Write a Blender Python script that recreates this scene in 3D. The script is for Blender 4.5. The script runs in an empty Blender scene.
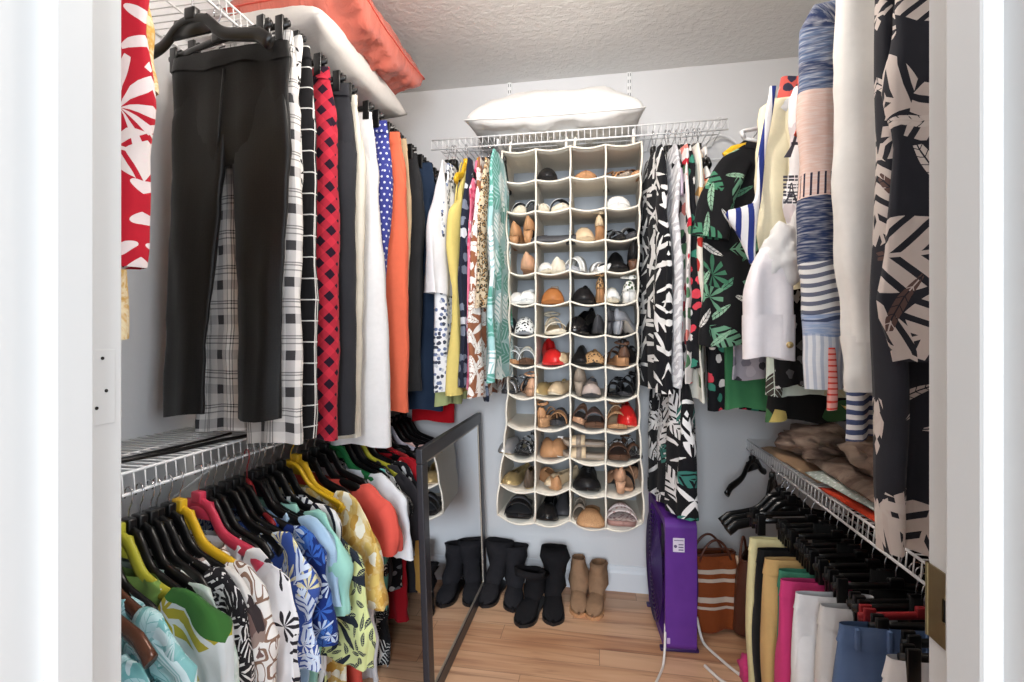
import bpy, bmesh, math, random
from mathutils import Vector, Matrix, noise

PI = math.pi
random.seed(7)
scene = bpy.context.scene
col = scene.collection

# ---------------------------------------------------------------- camera, light, exposure
CAM_Z = 1.19
cam_d = bpy.data.cameras.new('camera')
cam_d.sensor_width = 36.0
cam_d.lens = 36.0 * 495.0 / 1024.0
cam_d.shift_y = -3.0 / 1024.0
cam_d.clip_start = 0.02
cam = bpy.data.objects.new('camera', cam_d)
cam.location = (0, 0, CAM_Z)
cam.rotation_euler = (PI / 2, 0, math.radians(10.08))
col.objects.link(cam)
scene.camera = cam

scene.view_settings.view_transform = 'Standard'
scene.view_settings.look = 'None'
scene.view_settings.gamma = 1.0
scene.view_settings.use_curve_mapping = False
scene.view_settings.exposure = 0.24

world = bpy.data.worlds.new('daylight')
scene.world = world
world.use_nodes = True
world.node_tree.nodes['Background'].inputs[0].default_value = (0.86, 0.92, 1.0, 1)
world.node_tree.nodes['Background'].inputs[1].default_value = 0.5


def area(name, loc, target, sx, sy, power, color):
    d = bpy.data.lights.new(name, 'AREA')
    d.shape = 'RECTANGLE'
    d.size, d.size_y, d.energy, d.color = sx, sy, power, color
    o = bpy.data.objects.new(name, d)
    o.location = loc
    o.rotation_euler = (Vector(target) - Vector(loc)).to_track_quat('-Z', 'Y').to_euler()
    col.objects.link(o)
    return o


lamp_d = bpy.data.lights.new('closet_ceiling_lamp', 'POINT')
lamp_d.energy, lamp_d.color, lamp_d.shadow_soft_size = 23, (1.0, 0.93, 0.85), 0.07
lamp_o = bpy.data.objects.new('closet_ceiling_lamp', lamp_d)
lamp_o.location = (-0.16, 1.12, 2.30)
col.objects.link(lamp_o)
area('bedroom_window_light', (0.0, -1.9, 1.5), (0.0, 1.5, 1.0), 1.3, 1.6, 112, (0.84, 0.92, 1.0))
area('left_wall_fill_light', (1.9, -0.95, 1.6), (-1.1, 1.1, 1.25), 1.0, 1.4, 42, (0.84, 0.92, 1.0))  # added fill aimed through the doorway to brighten the left wall; no actual window


# ---------------------------------------------------------------- helpers
def srgb(r, g=None, b=None):
    if g is None:
        r, g, b = r
    def f(x):
        x = x / 255.0
        return x / 12.92 if x <= 0.04045 else ((x + 0.055) / 1.055) ** 2.4
    return (f(r), f(g), f(b), 1.0)


def link(o, parent=None):
    col.objects.link(o)
    if parent is not None:
        o.parent = parent
    return o


def finish(name, bm, mats, parent=None, smooth=True, normals=False):
    if normals:
        bmesh.ops.recalc_face_normals(bm, faces=bm.faces[:])
    me = bpy.data.meshes.new(name)
    bm.to_mesh(me)
    bm.free()
    if not isinstance(mats, (list, tuple)):
        mats = [mats]
    for m in mats:
        me.materials.append(m)
    for p in me.polygons:
        p.use_smooth = smooth
    return link(bpy.data.objects.new(name, me), parent)


def tag(o, label, cat, group=None):
    o['label'] = label
    o['category'] = cat
    if group:
        o['group'] = group
    return o


def thing(name, label, cat, loc=(0, 0, 0), rz=0.0, group=None, rot=None):
    o = bpy.data.objects.new(name, None)
    o.empty_display_size = 0.05
    o.location = loc
    o.rotation_euler = rot if rot else (0, 0, rz)
    col.objects.link(o)
    return tag(o, label, cat, group)


def struct(name, bm, m, smooth=False):
    o = finish(name, bm, m, None, smooth)
    o['kind'] = 'structure'
    return o


def box(bm, x0, x1, y0, y1, z0, z1, bev=0.0, mi=0):
    r = bmesh.ops.create_cube(bm, size=1.0)
    vs = r['verts']
    for v in vs:
        v.co = Vector((x0 if v.co.x < 0 else x1, y0 if v.co.y < 0 else y1, z0 if v.co.z < 0 else z1))
    fs = set(f for v in vs for f in v.link_faces)
    for f in fs:
        f.material_index = mi
    if bev > 0:
        es = list(set(e for v in vs for e in v.link_edges))
        rr = bmesh.ops.bevel(bm, geom=es, offset=bev, segments=2, affect='EDGES', profile=0.6)
        for f in rr['faces']:
            f.material_index = mi
    return bm


def tube(bm, pts, r, n=6, cap=True, flat=None, mi=0):
    """sweep along points; r scalar or list; flat=(a,b) scales the two section axes"""
    pts = [Vector(p) for p in pts]
    N = len(pts)
    rs = r if isinstance(r, (list, tuple)) else [r] * N
    rings = []
    prev = None
    for i, p in enumerate(pts):
        d = (pts[min(i + 1, N - 1)] - pts[max(i - 1, 0)])
        if d.length < 1e-9:
            d = Vector((0, 0, 1))
        d.normalize()
        if prev is None:
            up = Vector((0, 0, 1)) if abs(d.z) < 0.9 else Vector((0, 1, 0))
            a = d.cross(up).normalized()
        else:
            a = (prev - d * prev.dot(d))
            a = a.normalized() if a.length > 1e-6 else d.orthogonal().normalized()
        prev = a
        b = d.cross(a).normalized()
        fa, fb = flat if flat else (1, 1)
        rings.append([bm.verts.new(p + a * math.cos(2 * PI * k / n) * rs[i] * fa + b * math.sin(2 * PI * k / n) * rs[i] * fb) for k in range(n)])
    for i in range(N - 1):
        for k in range(n):
            f = bm.faces.new((rings[i][k], rings[i][(k + 1) % n], rings[i + 1][(k + 1) % n], rings[i + 1][k]))
            f.material_index = mi
    if cap:
        f = bm.faces.new(rings[0][::-1]); f.material_index = mi
        f = bm.faces.new(rings[-1]); f.material_index = mi
    return bm


def lathe(bm, prof, center=(0, 0, 0), n=20):
    rings = []
    for r, z in prof:
        rings.append([bm.verts.new((center[0] + r * math.cos(2 * PI * k / n), center[1] + r * math.sin(2 * PI * k / n), center[2] + z)) for k in range(n)])
    for i in range(len(rings) - 1):
        for k in range(n):
            bm.faces.new((rings[i][k], rings[i][(k + 1) % n], rings[i + 1][(k + 1) % n], rings[i + 1][k]))
    return bm


def smoothlerp(ctrl, n):
    """ctrl: list of tuples (first entry monotone parameter); cubic resample to n rows"""
    out = []
    m = len(ctrl)
    k = len(ctrl[0])
    ts = [0.0]
    for i in range(1, m):
        ts.append(ts[-1] + abs(ctrl[i][0] - ctrl[i - 1][0]) + 0.004)
    T = ts[-1]
    for j in range(n):
        t = T * j / (n - 1)
        i = 0
        while i < m - 2 and t > ts[i + 1]:
            i += 1
        f = (t - ts[i]) / max(ts[i + 1] - ts[i], 1e-9)
        f = min(max(f, 0), 1)
        p0, p1, p2, p3 = ctrl[max(i - 1, 0)], ctrl[i], ctrl[i + 1], ctrl[min(i + 2, m - 1)]
        row = []
        for q in range(k):
            a, b, c, d = p0[q], p1[q], p2[q], p3[q]
            m1 = (c - a) * 0.5 * 0.8
            m2 = (d - b) * 0.5 * 0.8
            f2, f3 = f * f, f * f * f
            row.append((2 * f3 - 3 * f2 + 1) * b + (f3 - 2 * f2 + f) * m1 + (-2 * f3 + 3 * f2) * c + (f3 - f2) * m2)
        out.append(tuple(row))
    return out


def loft(bm, rings, us, vs, cap_end=False, cap_start=False, mi=0):
    uvl = bm.loops.layers.uv.verify()
    n = len(rings[0])
    V = [[bm.verts.new(p) for p in ring] for ring in rings]
    for i in range(len(V) - 1):
        for k in range(n):
            k2 = (k + 1) % n
            f = bm.faces.new((V[i][k], V[i][k2], V[i + 1][k2], V[i + 1][k]))
            f.material_index = mi
            uvq = ((us[i][k], vs[i]), (us[i][k + 1], vs[i]), (us[i + 1][k + 1], vs[i + 1]), (us[i + 1][k], vs[i + 1]))
            for lp, uv in zip(f.loops, uvq):
                lp[uvl].uv = uv
    for flag, ring, i in ((cap_start, V[0], 0), (cap_end, V[-1], len(V) - 1)):
        if flag:
            f = bm.faces.new(ring)
            f.material_index = mi
            for lp, k in zip(f.loops, range(n)):
                lp[uvl].uv = (us[i][k], vs[i])
    return V


def sgp(x, e):
    return math.copysign(abs(x) ** e, x)


def cloth(bm, ctrl, rows=26, n=36, ripple=0.008, lam=0.11, seed=0, u0=0.0, v0=0.0, edge=0.0, cap_end=False, cap_start=False, rel=None, wrinkle=0.006):
    """hanging cloth tube. ctrl rows: (z, w_left, w_right, half_thickness[, n_offset])"""
    rnd = random.Random(seed)
    ph = [rnd.uniform(0, 6.28) for _ in range(6)]
    rows_ = smoothlerp(ctrl, rows)
    ztop, zbot = rows_[0][0], rows_[-1][0]
    rings, us, vs = [], [], []
    for row in rows_:
        z, wl, wr, t = row[:4]
        off = row[4] if len(row) > 4 else 0.0
        f = (z - ztop) / (zbot - ztop + 1e-9)
        amp = ripple * (0.15 + 0.85 * f ** 0.7)
        mid, hw = (wl + wr) / 2, (wr - wl) / 2
        ring = []
        for j in range(n):
            th = 2 * PI * j / n
            c, s = math.cos(th), math.sin(th)
            w = mid + hw * sgp(c, 0.85)
            nn = -t * sgp(s, 0.55)
            k = 2 * PI / lam
            nn += amp * (math.sin(k * w + ph[0] + 0.9 * math.sin(2.2 * z + ph[1])) + 0.5 * math.sin(1.9 * k * w + ph[2] + 2.5 * z))
            q = noise.noise(Vector((w * 7 + seed * 3.1, nn * 5, z * 5.0 + seed)))
            q2 = noise.noise(Vector((w * 18 + seed * 1.7, nn * 14, z * 13.0 - seed)))
            vf = noise.noise(Vector((w * 26 + seed * 2.3, (1 if s > 0 else 0) * 3.0, z * 2.2 + seed)))
            nn += wrinkle * (q * 2.2 + q2 + 1.3 * vf * (.3 + f))
            w += edge * f * (math.sin(7 * z + ph[3]) + 0.6 * math.sin(17 * z + ph[4])) + wrinkle * 0.7 * q2
            zz = z + (0.006 * math.sin(k * w * 0.6 + ph[5]) * f if f > 0.9 else 0)
            ring.append(Vector((w, nn + off, zz)))
        h = n // 2
        cum = [0.0]
        for j in range(h):
            cum.append(cum[-1] + (ring[j + 1] - ring[j]).length)
        L = cum[-1]
        ul = [u0 + mid + L / 2 - cum[j] for j in range(h + 1)]
        ul += [ul[h - j] for j in range(1, n - h + 1)]
        rings.append(ring)
        us.append(ul)
        vs.append(v0 + z)
    return loft(bm, rings, us, vs, cap_end, cap_start)


def sleeve(bm, path, widths, thick, n=28, seed=0, u0=0.3, wrinkle=0.005):
    """path: list of (w,n,z); widths per point = half width in w-z plane; flattened in n"""
    rows = smoothlerp([(p[2], p[0], p[1], w, t) for p, w, t in zip(path, widths, thick)], 28)
    rings, us, vs = [], [], []
    d0 = 0.0
    P = [Vector((r[1], r[2], r[0])) for r in rows]
    for i, r in enumerate(rows):
        d = (P[min(i + 1, len(P) - 1)] - P[max(i - 1, 0)]).normalized()
        b = Vector((0, 1, 0))
        a = b.cross(d).normalized()
        if i:
            d0 += (P[i] - P[i - 1]).length
        ring = []
        for j in range(n):
            th = 2 * PI * j / n
            p = P[i] + a * r[3] * math.cos(th) - b * r[4] * sgp(math.sin(th), 0.8)
            q = noise.noise(Vector((p.x * 14 + seed, p.y * 14, p.z * 12 + seed * 2)))
            q2 = noise.noise(Vector((p.x * 5 + seed, p.y * 5 + 3, p.z * 9 + seed * 2)))
            q3 = noise.noise(Vector((math.cos(th) * 2.4 + seed, math.sin(th) * 2.4, p.z * 3.5 + seed)))
            q4 = 1 - abs(noise.noise(Vector((p.x * 9 + p.z * 7 + seed, p.y * 12, p.z * 8 - p.x * 9))))
            fr = i / (len(rows) - 1)
            p += (a * math.cos(th) - b * math.sin(th)) * wrinkle * (q + q2 * 1.5 + q3 * 1.3 * (.25 + fr) + (q4 - .75) * 1.2)
            ring.append(p)
        h = n // 2
        cum = [0.0]
        for j in range(h):
            cum.append(cum[-1] + (ring[j + 1] - ring[j]).length)
        ul = [u0 + cum[j] for j in range(h + 1)]
        ul += [ul[h - j] for j in range(1, n - h + 1)]
        rings.append(ring)
        us.append(ul)
        vs.append(-d0 + path[0][2])
    return loft(bm, rings, us, vs)


# ---------------------------------------------------------------- node materials
class G:
    def __init__(s, name, rough=0.85, metallic=0.0, sheen=0.0, spec=0.3):
        s.m = bpy.data.materials.new(name)
        s.m.use_nodes = True
        s.t = s.m.node_tree
        s.b = s.t.nodes['Principled BSDF']
        s.b.inputs['Roughness'].default_value = rough
        s.b.inputs['Metallic'].default_value = metallic
        s.b.inputs['Specular IOR Level'].default_value = spec
        if sheen:
            s.b.inputs['Sheen Weight'].default_value = sheen

    def put(s, sock, v):
        if isinstance(v, bpy.types.NodeSocket):
            s.t.links.new(v, sock)
        elif isinstance(v, (tuple, list)):
            if len(v) == 3 and sock.type == 'RGBA':
                v = (*v, 1)
            sock.default_value = v
        else:
            sock.default_value = v

    def node(s, typ, **kw):
        n = s.t.nodes.new(typ)
        for k, v in kw.items():
            setattr(n, k, v)
        return n

    def f(s, op, a, b=0.0, c=0.0):
        n = s.node('ShaderNodeMath', operation=op)
        s.put(n.inputs[0], a)
        s.put(n.inputs[1], b)
        s.put(n.inputs[2], c)
        return n.outputs[0]

    def add(s, a, b): return s.f('ADD', a, b)
    def sub(s, a, b): return s.f('SUBTRACT', a, b)
    def mul(s, a, b): return s.f('MULTIPLY', a, b)
    def lt(s, a, b): return s.f('LESS_THAN', a, b)
    def gt(s, a, b): return s.f('GREATER_THAN', a, b)
    def mod(s, a, b): return s.f('FLOORED_MODULO', a, b)
    def abs(s, a): return s.f('ABSOLUTE', a)
    def mx(s, a, b): return s.f('MAXIMUM', a, b)

    def mix(s, fac, a, b, mode='MIX'):
        n = s.node('ShaderNodeMixRGB', blend_type=mode)
        s.put(n.inputs[0], fac)
        s.put(n.inputs[1], a)
        s.put(n.inputs[2], b)
        return n.outputs[0]

    def coord(s, which='UV'):
        return s.node('ShaderNodeTexCoord').outputs[which]

    def xyz(s, v):
        n = s.node('ShaderNodeSeparateXYZ')
        s.put(n.inputs[0], v)
        return n.outputs[0], n.outputs[1], n.outputs[2]

    def comb(s, x, y=0.0, z=0.0):
        n = s.node('ShaderNodeCombineXYZ')
        for i, q in enumerate((x, y, z)):
            s.put(n.inputs[i], q)
        return n.outputs[0]

    def vm(s, op, a, b=(0, 0, 0), sc=1.0):
        n = s.node('ShaderNodeVectorMath', operation=op)
        s.put(n.inputs[0], a)
        s.put(n.inputs[1], b)
        if op == 'SCALE':
            s.put(n.inputs[3], sc)
        return n.outputs['Value'] if op in ('LENGTH', 'DISTANCE', 'DOT_PRODUCT') else n.outputs[0]

    def scale(s, v, k): return s.vm('SCALE', v, sc=k)

    def noise(s, v, scale=5.0, detail=2.0, rough=0.5, dist=0.0):
        n = s.node('ShaderNodeTexNoise')
        s.put(n.inputs['Vector'], v)
        n.inputs['Scale'].default_value = scale
        n.inputs['Detail'].default_value = detail
        n.inputs['Roughness'].default_value = rough
        n.inputs['Distortion'].default_value = dist
        return n.outputs[0], n.outputs[1]

    def voro(s, v, scale=1.0, rand=1.0, feature='F1', dims='2D'):
        n = s.node('ShaderNodeTexVoronoi', feature=feature, voronoi_dimensions=dims)
        s.put(n.inputs['Vector'], v)
        n.inputs['Scale'].default_value = scale
        n.inputs['Randomness'].default_value = rand
        return n

    def ramp(s, fac, stops, interp='CONSTANT'):
        n = s.node('ShaderNodeValToRGB')
        cr = n.color_ramp
        cr.interpolation = interp
        while len(cr.elements) < len(stops):
            cr.elements.new(0.5)
        for e, (p, c) in zip(cr.elements, stops):
            e.position = p
            e.color = c
        s.put(n.inputs[0], fac)
        return n.outputs[0]

    def bump(s, h, strength=0.3, dist=0.002):
        n = s.node('ShaderNodeBump')
        n.inputs['Strength'].default_value = strength
        n.inputs['Distance'].default_value = dist
        s.put(n.inputs['Height'], h)
        s.t.links.new(n.outputs[0], s.b.inputs['Normal'])

    def out(s, colr):
        s.put(s.b.inputs['Base Color'], colr)
        return s.m


def paint(name, rgb, rough=0.5, metallic=0.0, spec=0.4, var=0.0, vs=20):
    g = G(name, rough, metallic, spec=spec)
    c = srgb(rgb)
    if var:
        n, _ = g.noise(g.coord('Object'), vs, 3)
        c = g.mix(n, tuple(x * (1 - var) for x in c[:3]) + (1,), tuple(min(1, x * (1 + var)) for x in c[:3]) + (1,))
    return g.out(c)


def fabric(name, fn, rough=0.9, weave=900, wst=0.25, sheen=0.05, spec=0.15):
    g = G(name, rough, sheen=sheen, spec=spec)
    uv = g.coord('UV')
    c = fn(g, uv)
    n1, _ = g.noise(uv, 60, 3)
    c = g.mix(0.22, c, g.mix(n1, (0.55, 0.55, 0.55, 1), (1, 1, 1, 1)), 'MULTIPLY')
    n2, _ = g.noise(uv, weave, 1)
    g.bump(n2, wst, 0.0008)
    return g.out(c)


def P_plain(rgb, var=0.12):
    def fn(g, uv):
        c = srgb(rgb)
        n, _ = g.noise(uv, 9, 3)
        return g.mix(n, tuple(x * (1 - var) for x in c[:3]) + (1,), tuple(min(1, x * (1 + var)) for x in c[:3]) + (1,))
    return fn


def P_stripes(a, b, width, frac=0.5, axis='v', wob=0.0):
    def fn(g, uv):
        u, v, _ = g.xyz(uv)
        t = v if axis == 'v' else u if axis == 'u' else g.add(u, v)
        if wob:
            n, _ = g.noise(uv, 14, 2)
            t = g.add(t, g.mul(g.sub(n, 0.5), wob))
        return g.mix(g.lt(g.mod(t, width), width * frac), srgb(a), srgb(b))
    return fn


def P_plaid(bg, mid, dark, cell):
    def fn(g, uv):
        u, v, _ = g.xyz(uv)
        def band(t, off, w):
            return g.lt(g.mod(g.add(t, off), cell), w)
        c = srgb(bg)
        A = g.add(band(u, 0, cell * .27), band(v, 0, cell * .27))
        c = g.mix(g.mul(A, 0.42), c, srgb(mid))
        both = g.mul(band(u, 0, cell * .27), band(v, 0, cell * .27))
        c = g.mix(g.mul(both, .85), c, srgb(dark))
        ln = 0
        for off in (.35, .42, .56):
            ln = g.add(ln, g.add(band(u, cell * off, cell * .03), band(v, cell * off, cell * .035)))
        return g.mix(g.f('MINIMUM', g.mul(ln, .62), 1.0), c, srgb(dark))
    return fn


def P_window(bg, line, cell, lw):
    def fn(g, uv):
        u, v, _ = g.xyz(uv)
        n, _ = g.noise(uv, 300, 1)
        k = g.mx(g.lt(g.mod(u, cell), lw), g.lt(g.mod(v, cell), lw))
        return g.mix(k, srgb(bg), srgb(line))
    return fn


def P_gingham(a, b, mid, cell, diag=True):
    def fn(g, uv):
        u, v, _ = g.xyz(uv)
        if diag:
            u, v = g.mul(g.add(u, v), .7071), g.mul(g.sub(u, v), .7071)
        p = g.lt(g.mod(u, cell), cell / 2)
        q = g.lt(g.mod(v, cell), cell / 2)
        c = g.mix(g.mul(g.add(p, q), .5), srgb(a), srgb(mid))
        return g.mix(g.mul(p, q), c, srgb(b))
    return fn


def P_dots(bg, dot, cell, r):
    def fn(g, uv):
        u, v, _ = g.xyz(uv)
        row = g.f('FLOOR', g.f('DIVIDE', v, cell))
        u2 = g.add(u, g.mul(g.mod(row, 2.0), cell / 2))
        du = g.sub(g.mod(u2, cell), cell / 2)
        dv = g.sub(g.mod(v, cell), cell / 2)
        d = g.f('SQRT', g.add(g.mul(du, du), g.mul(dv, dv)))
        return g.mix(g.lt(d, r), srgb(bg), srgb(dot))
    return fn


def leaf_mask(g, uv, size, kind, seed, L=.62, W=.24, dens=1.0):
    v = g.vm('ADD', g.scale(uv, 1.0 / size), (seed * 3.7 + .3, seed * 1.9 + .7, 0))
    u_, v_, _ = g.xyz(v)
    v = g.comb(u_, v_, 0.0)
    vo = g.voro(v, 1.0, .85)
    r, gg, b = g.xyz(vo.outputs['Color'])
    d = g.vm('SUBTRACT', v, vo.outputs['Position'])
    rt = g.node('ShaderNodeVectorRotate', rotation_type='Z_AXIS')
    g.put(rt.inputs['Vector'], d)
    g.put(rt.inputs['Angle'], g.mul(r, 6.283))
    x, y, _ = g.xyz(rt.outputs[0])
    ay = g.abs(y)
    xl = g.f('DIVIDE', x, L)
    env = g.mul(g.sub(1.0, g.mul(xl, xl)), W)
    if kind == 'frond':
        st = g.f('SINE', g.mul(g.sub(x, g.mul(ay, 1.1)), 26.0))
        m = g.mul(g.lt(ay, g.mul(env, 1.35)), g.mx(g.gt(st, -.45), g.lt(ay, .02)))
    elif kind == 'leaf':
        st = g.f('SINE', g.mul(g.sub(x, g.mul(ay, 1.0)), 34.0))
        m = g.mul(g.lt(ay, env), g.mul(g.gt(ay, .012), g.gt(st, -.93)))
    elif kind == 'solid':
        m = g.lt(ay, env)
    else:  # fan
        th = g.f('ARCTAN2', y, x)
        rr = g.vm('LENGTH', d)
        st = g.f('COSINE', g.mul(th, 9.0))
        lim = g.mul(g.add(.62, g.mul(st, .38)), L)
        m = g.mul(g.mul(g.lt(rr, lim), g.lt(g.abs(th), 2.2)), g.gt(g.add(st, .45), g.mul(rr, .9)))
    if dens < 1:
        m = g.mul(m, g.lt(b, dens))
        b = g.f('DIVIDE', b, dens)
    return m, gg, b


def P_leaves(bg, layers, extra=None):
    """layers: list of (size, kind, [colours], seed[, L, W])"""
    def fn(g, uv):
        c = srgb(bg) if not callable(bg) else bg(g, uv)
        for ly in layers:
            size, kind, cols, seed = ly[:4]
            L, W = (ly[4], ly[5]) if len(ly) > 4 else (.62, .24)
            m, r1, r2 = leaf_mask(g, uv, size, kind, seed, L, W, ly[6] if len(ly) > 6 else 1.0)
            if len(cols) == 1:
                cc = srgb(cols[0])
            else:
                k = len(cols)
                cc = g.ramp(r2, [(i / k, srgb(q)) for i, q in enumerate(cols)])
            c = g.mix(m, c, cc)
        return c
    return fn


def P_blobs(bg, cols, size, cover=.34, seed=0, dist=.5, ring=None):
    """scattered blossoms / blotches"""
    def fn(g, uv):
        _, nc = g.noise(uv, 1.6 / size, 2)
        v = g.vm('ADD', g.scale(uv, 1.0 / size), g.vm('SCALE', g.vm('SUBTRACT', nc, (.5, .5, .5)), sc=dist))
        v = g.vm('ADD', v, (seed * 2.3, seed * 4.1, 0))
        vo = g.voro(v, 1.0, .9)
        r, gg, b = g.xyz(vo.outputs['Color'])
        d = vo.outputs['Distance']
        k = len(cols)
        cc = g.ramp(gg, [(i / k, srgb(q)) for i, q in enumerate(cols)])
        c = g.mix(g.lt(d, cover), srgb(bg) if not callable(bg) else bg(g, uv), cc)
        if ring:
            c = g.mix(g.mul(g.lt(d, cover * .45), g.gt(d, cover * .25)), c, srgb(ring))
        return c
    return fn


def P_leopard(bg, spot, core, size):
    def fn(g, uv):
        n, nc = g.noise(uv, 2.2 / size, 2)
        v = g.vm('ADD', g.scale(uv, 1.0 / size), g.vm('SCALE', g.vm('SUBTRACT', nc, (.5, .5, .5)), sc=.8))
        d = g.voro(v, 1.0, .8).outputs['Distance']
        n2, _ = g.noise(uv, 1.3 / size, 1)
        c = g.mix(g.lt(d, .28), srgb(bg), srgb(core))
        return g.mix(g.mul(g.mul(g.lt(d, .44), g.gt(d, .22)), g.gt(n2, .43)), c, srgb(spot))
    return fn


def P_chain(bg, link_c, size):
    def fn(g, uv):
        u, v, _ = g.xyz(uv)
        w = g.mul(g.f('SINE', g.mul(v, 9.0)), .02)
        U = g.f('DIVIDE', g.add(u, w), size)
        V = g.f('DIVIDE', v, size)
        c = srgb(bg)
        for ou, ov, rx, ry in ((0, 0, .34, .2), (.5, .5, .34, .2), (0, .5, .12, .33), (.5, 0, .12, .33)):
            x = g.f('DIVIDE', g.sub(g.mod(g.add(U, ou), 1.0), .5), rx)
            y = g.f('DIVIDE', g.sub(g.mod(g.add(V, ov), 1.0), .5), ry)
            x2, y2 = g.mul(x, x), g.mul(y, y)
            d = g.add(g.mul(x2, x2), g.mul(y2, y2))
            c = g.mix(g.mul(g.lt(d, 1.0), g.gt(d, .32)), c, srgb(link_c))
        return c
    return fn


def P_cloud(cols, scale, dist=1.0):
    def fn(g, uv):
        n, _ = g.noise(uv, scale, 4, .6, dist)
        k = len(cols)
        return g.ramp(n, [(.28 + .44 * i / max(k - 1, 1), srgb(q)) for i, q in enumerate(cols)], 'LINEAR')
    return fn


def P_denim(rgb, fade=(150, 170, 195)):
    def fn(g, uv):
        u, v, _ = g.xyz(uv)
        n, _ = g.noise(uv, 7, 3)
        tw = g.f('SINE', g.mul(g.add(u, v), 3000.0))
        c = g.mix(g.mul(g.f('SMOOTH_MIN', n, .9, .1), .35), srgb(rgb), srgb(fade))
        return g.mix(g.mul(g.add(tw, 1.0), .06), c, srgb(fade))
    return fn


def P_zebra(a, b, scale, dist=4.0):
    def fn(g, uv):
        n = g.node('ShaderNodeTexWave', wave_type='BANDS', bands_direction='DIAGONAL')
        g.put(n.inputs['Vector'], uv)
        n.inputs['Scale'].default_value = scale
        n.inputs['Distortion'].default_value = dist
        n.inputs['Detail'].default_value = 2
        n.inputs['Detail Scale'].default_value = 1.2
        return g.mix(g.gt(n.outputs[1], .5), srgb(a), srgb(b))
    return fn


def P_bands(stops, z0, z1, inner=None):
    """horizontal bands along v (metres, z0 top > z1 bottom); stops (fraction, rgb)"""
    def fn(g, uv):
        u, v, _ = g.xyz(uv)
        n, _ = g.noise(uv, 10, 2)
        vv = g.add(v, g.mul(g.sub(n, .5), .02))
        f = g.f('DIVIDE', g.sub(vv, z0), z1 - z0)
        c = g.ramp(f, [(p, srgb(q)) for p, q in stops])
        return inner(g, uv, c, vv) if inner else c
    return fn

# ---------------------------------------------------------------- the setting
XL, XR, YB, YF, ZC = -1.25, 0.96, 2.39, 0.447, 2.44
JL, JR = -0.509, 0.2615

def wall_mat(name, rgb, bump=0.12, sc=90, rough=0.7):
    g = G(name, rough, spec=.25)
    v = g.coord('Object')
    n, _ = g.noise(v, 3, 2)
    c = srgb(rgb)
    g.out(g.mix(n, tuple(x * .96 for x in c[:3]) + (1,), c))
    n2, _ = g.noise(v, sc, 3)
    g.bump(n2, bump, .003)
    return g.m

M_wall = wall_mat('wall_paint', (224, 224, 225))
M_trim = wall_mat('trim_paint', (204, 203, 201), .05, 40, .45)
M_base = wall_mat('baseboard_paint', (226, 229, 233), .04, 40, .4)

def ceiling_mat():
    g = G('ceiling_texture', .85, spec=.2)
    v = g.coord('Object')
    n, _ = g.noise(v, 38, 4, .6)
    n3, _ = g.noise(g.vm('MULTIPLY', v, (6, 30, 1)), 3.2, 3, .6, .8)
    h = g.add(g.mul(g.ramp(n, [(.42, (0, 0, 0, 1)), (.6, (1, 1, 1, 1))], 'EASE'), .5), n3)
    g.bump(h, .5, .006)
    return g.out(srgb(232, 230, 227))

def floor_mat():
    g = G('laminate_planks', .34, spec=.4)
    v = g.coord('Object')
    x, y, _ = g.xyz(v)
    W, L = .096, 1.05
    row = g.f('FLOOR', g.f('DIVIDE', y, W))
    xo = g.add(x, g.mul(row, .387))
    colm = g.f('FLOOR', g.f('DIVIDE', xo, L))
    wn = g.node('ShaderNodeTexWhiteNoise', noise_dimensions='2D')
    g.put(wn.inputs['Vector'], g.comb(row, colm))
    rv = wn.outputs['Value']
    st = g.comb(g.add(g.mul(x, 3.0), g.mul(rv, 40.0)), g.mul(y, 52.0), rv)
    n1, _ = g.noise(st, 1.0, 4, .55, .4)
    st2 = g.comb(g.add(g.mul(x, 1.2), g.mul(rv, 17.0)), g.mul(y, 15.0), rv)
    n2, _ = g.noise(st2, 1.0, 3, .5, .8)
    base = g.ramp(n2, [(.3, srgb(158, 108, 82)), (.44, srgb(200, 150, 112)), (.6, srgb(222, 178, 140)), (.75, srgb(212, 160, 120))], 'LINEAR')
    c = g.mix(g.mul(n1, .55), base, srgb(172, 118, 86))
    c = g.mix(g.mul(rv, .45), c, srgb(232, 196, 162))
    n5, _ = g.noise(g.comb(g.add(g.mul(x, 2.2), g.mul(rv, 9.0)), g.mul(y, 34.0), rv), 1.0, 3, .5, 1.2)
    c = g.mix(g.mul(g.f('MULTIPLY', g.mx(g.sub(n5, .56), 0.0), 5.0), .75), c, srgb(140, 88, 66))
    gap = g.mx(g.lt(g.mod(y, W), .0016), g.lt(g.mod(xo, L), .002))
    c = g.mix(g.mul(gap, .7), c, srgb(96, 62, 44))
    g.bump(g.add(g.mul(gap, -1.0), g.mul(n1, .1)), .25, .002)
    return g.out(c)

bm = bmesh.new(); box(bm, XL - .05, XR + .05, -.6, YB + .05, -.05, 0); struct('floor', bm, floor_mat())
bm = bmesh.new(); box(bm, XL - .05, XR + .05, YF - .117, YB + .05, ZC, ZC + .05); struct('ceiling', bm, ceiling_mat())
bm = bmesh.new(); box(bm, XL - .05, XL, YF - .117, YB + .05, 0, ZC); struct('wall_left', bm, M_wall)
bm = bmesh.new(); box(bm, XR, XR + .05, YF - .117, YB + .05, 0, ZC); struct('wall_right', bm, M_wall)
bm = bmesh.new(); box(bm, XL - .05, XR + .05, YB, YB + .05, 0, ZC); struct('wall_back', bm, M_wall)
bm = bmesh.new()
box(bm, XL, JL - .018, YF - .117, YF, 0, ZC)
box(bm, JR + .018, XR, YF - .117, YF, 0, ZC)
box(bm, JL - .018, JR + .018, YF - .117, YF, 2.10, ZC)
struct('wall_front', bm, M_wall)

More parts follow.
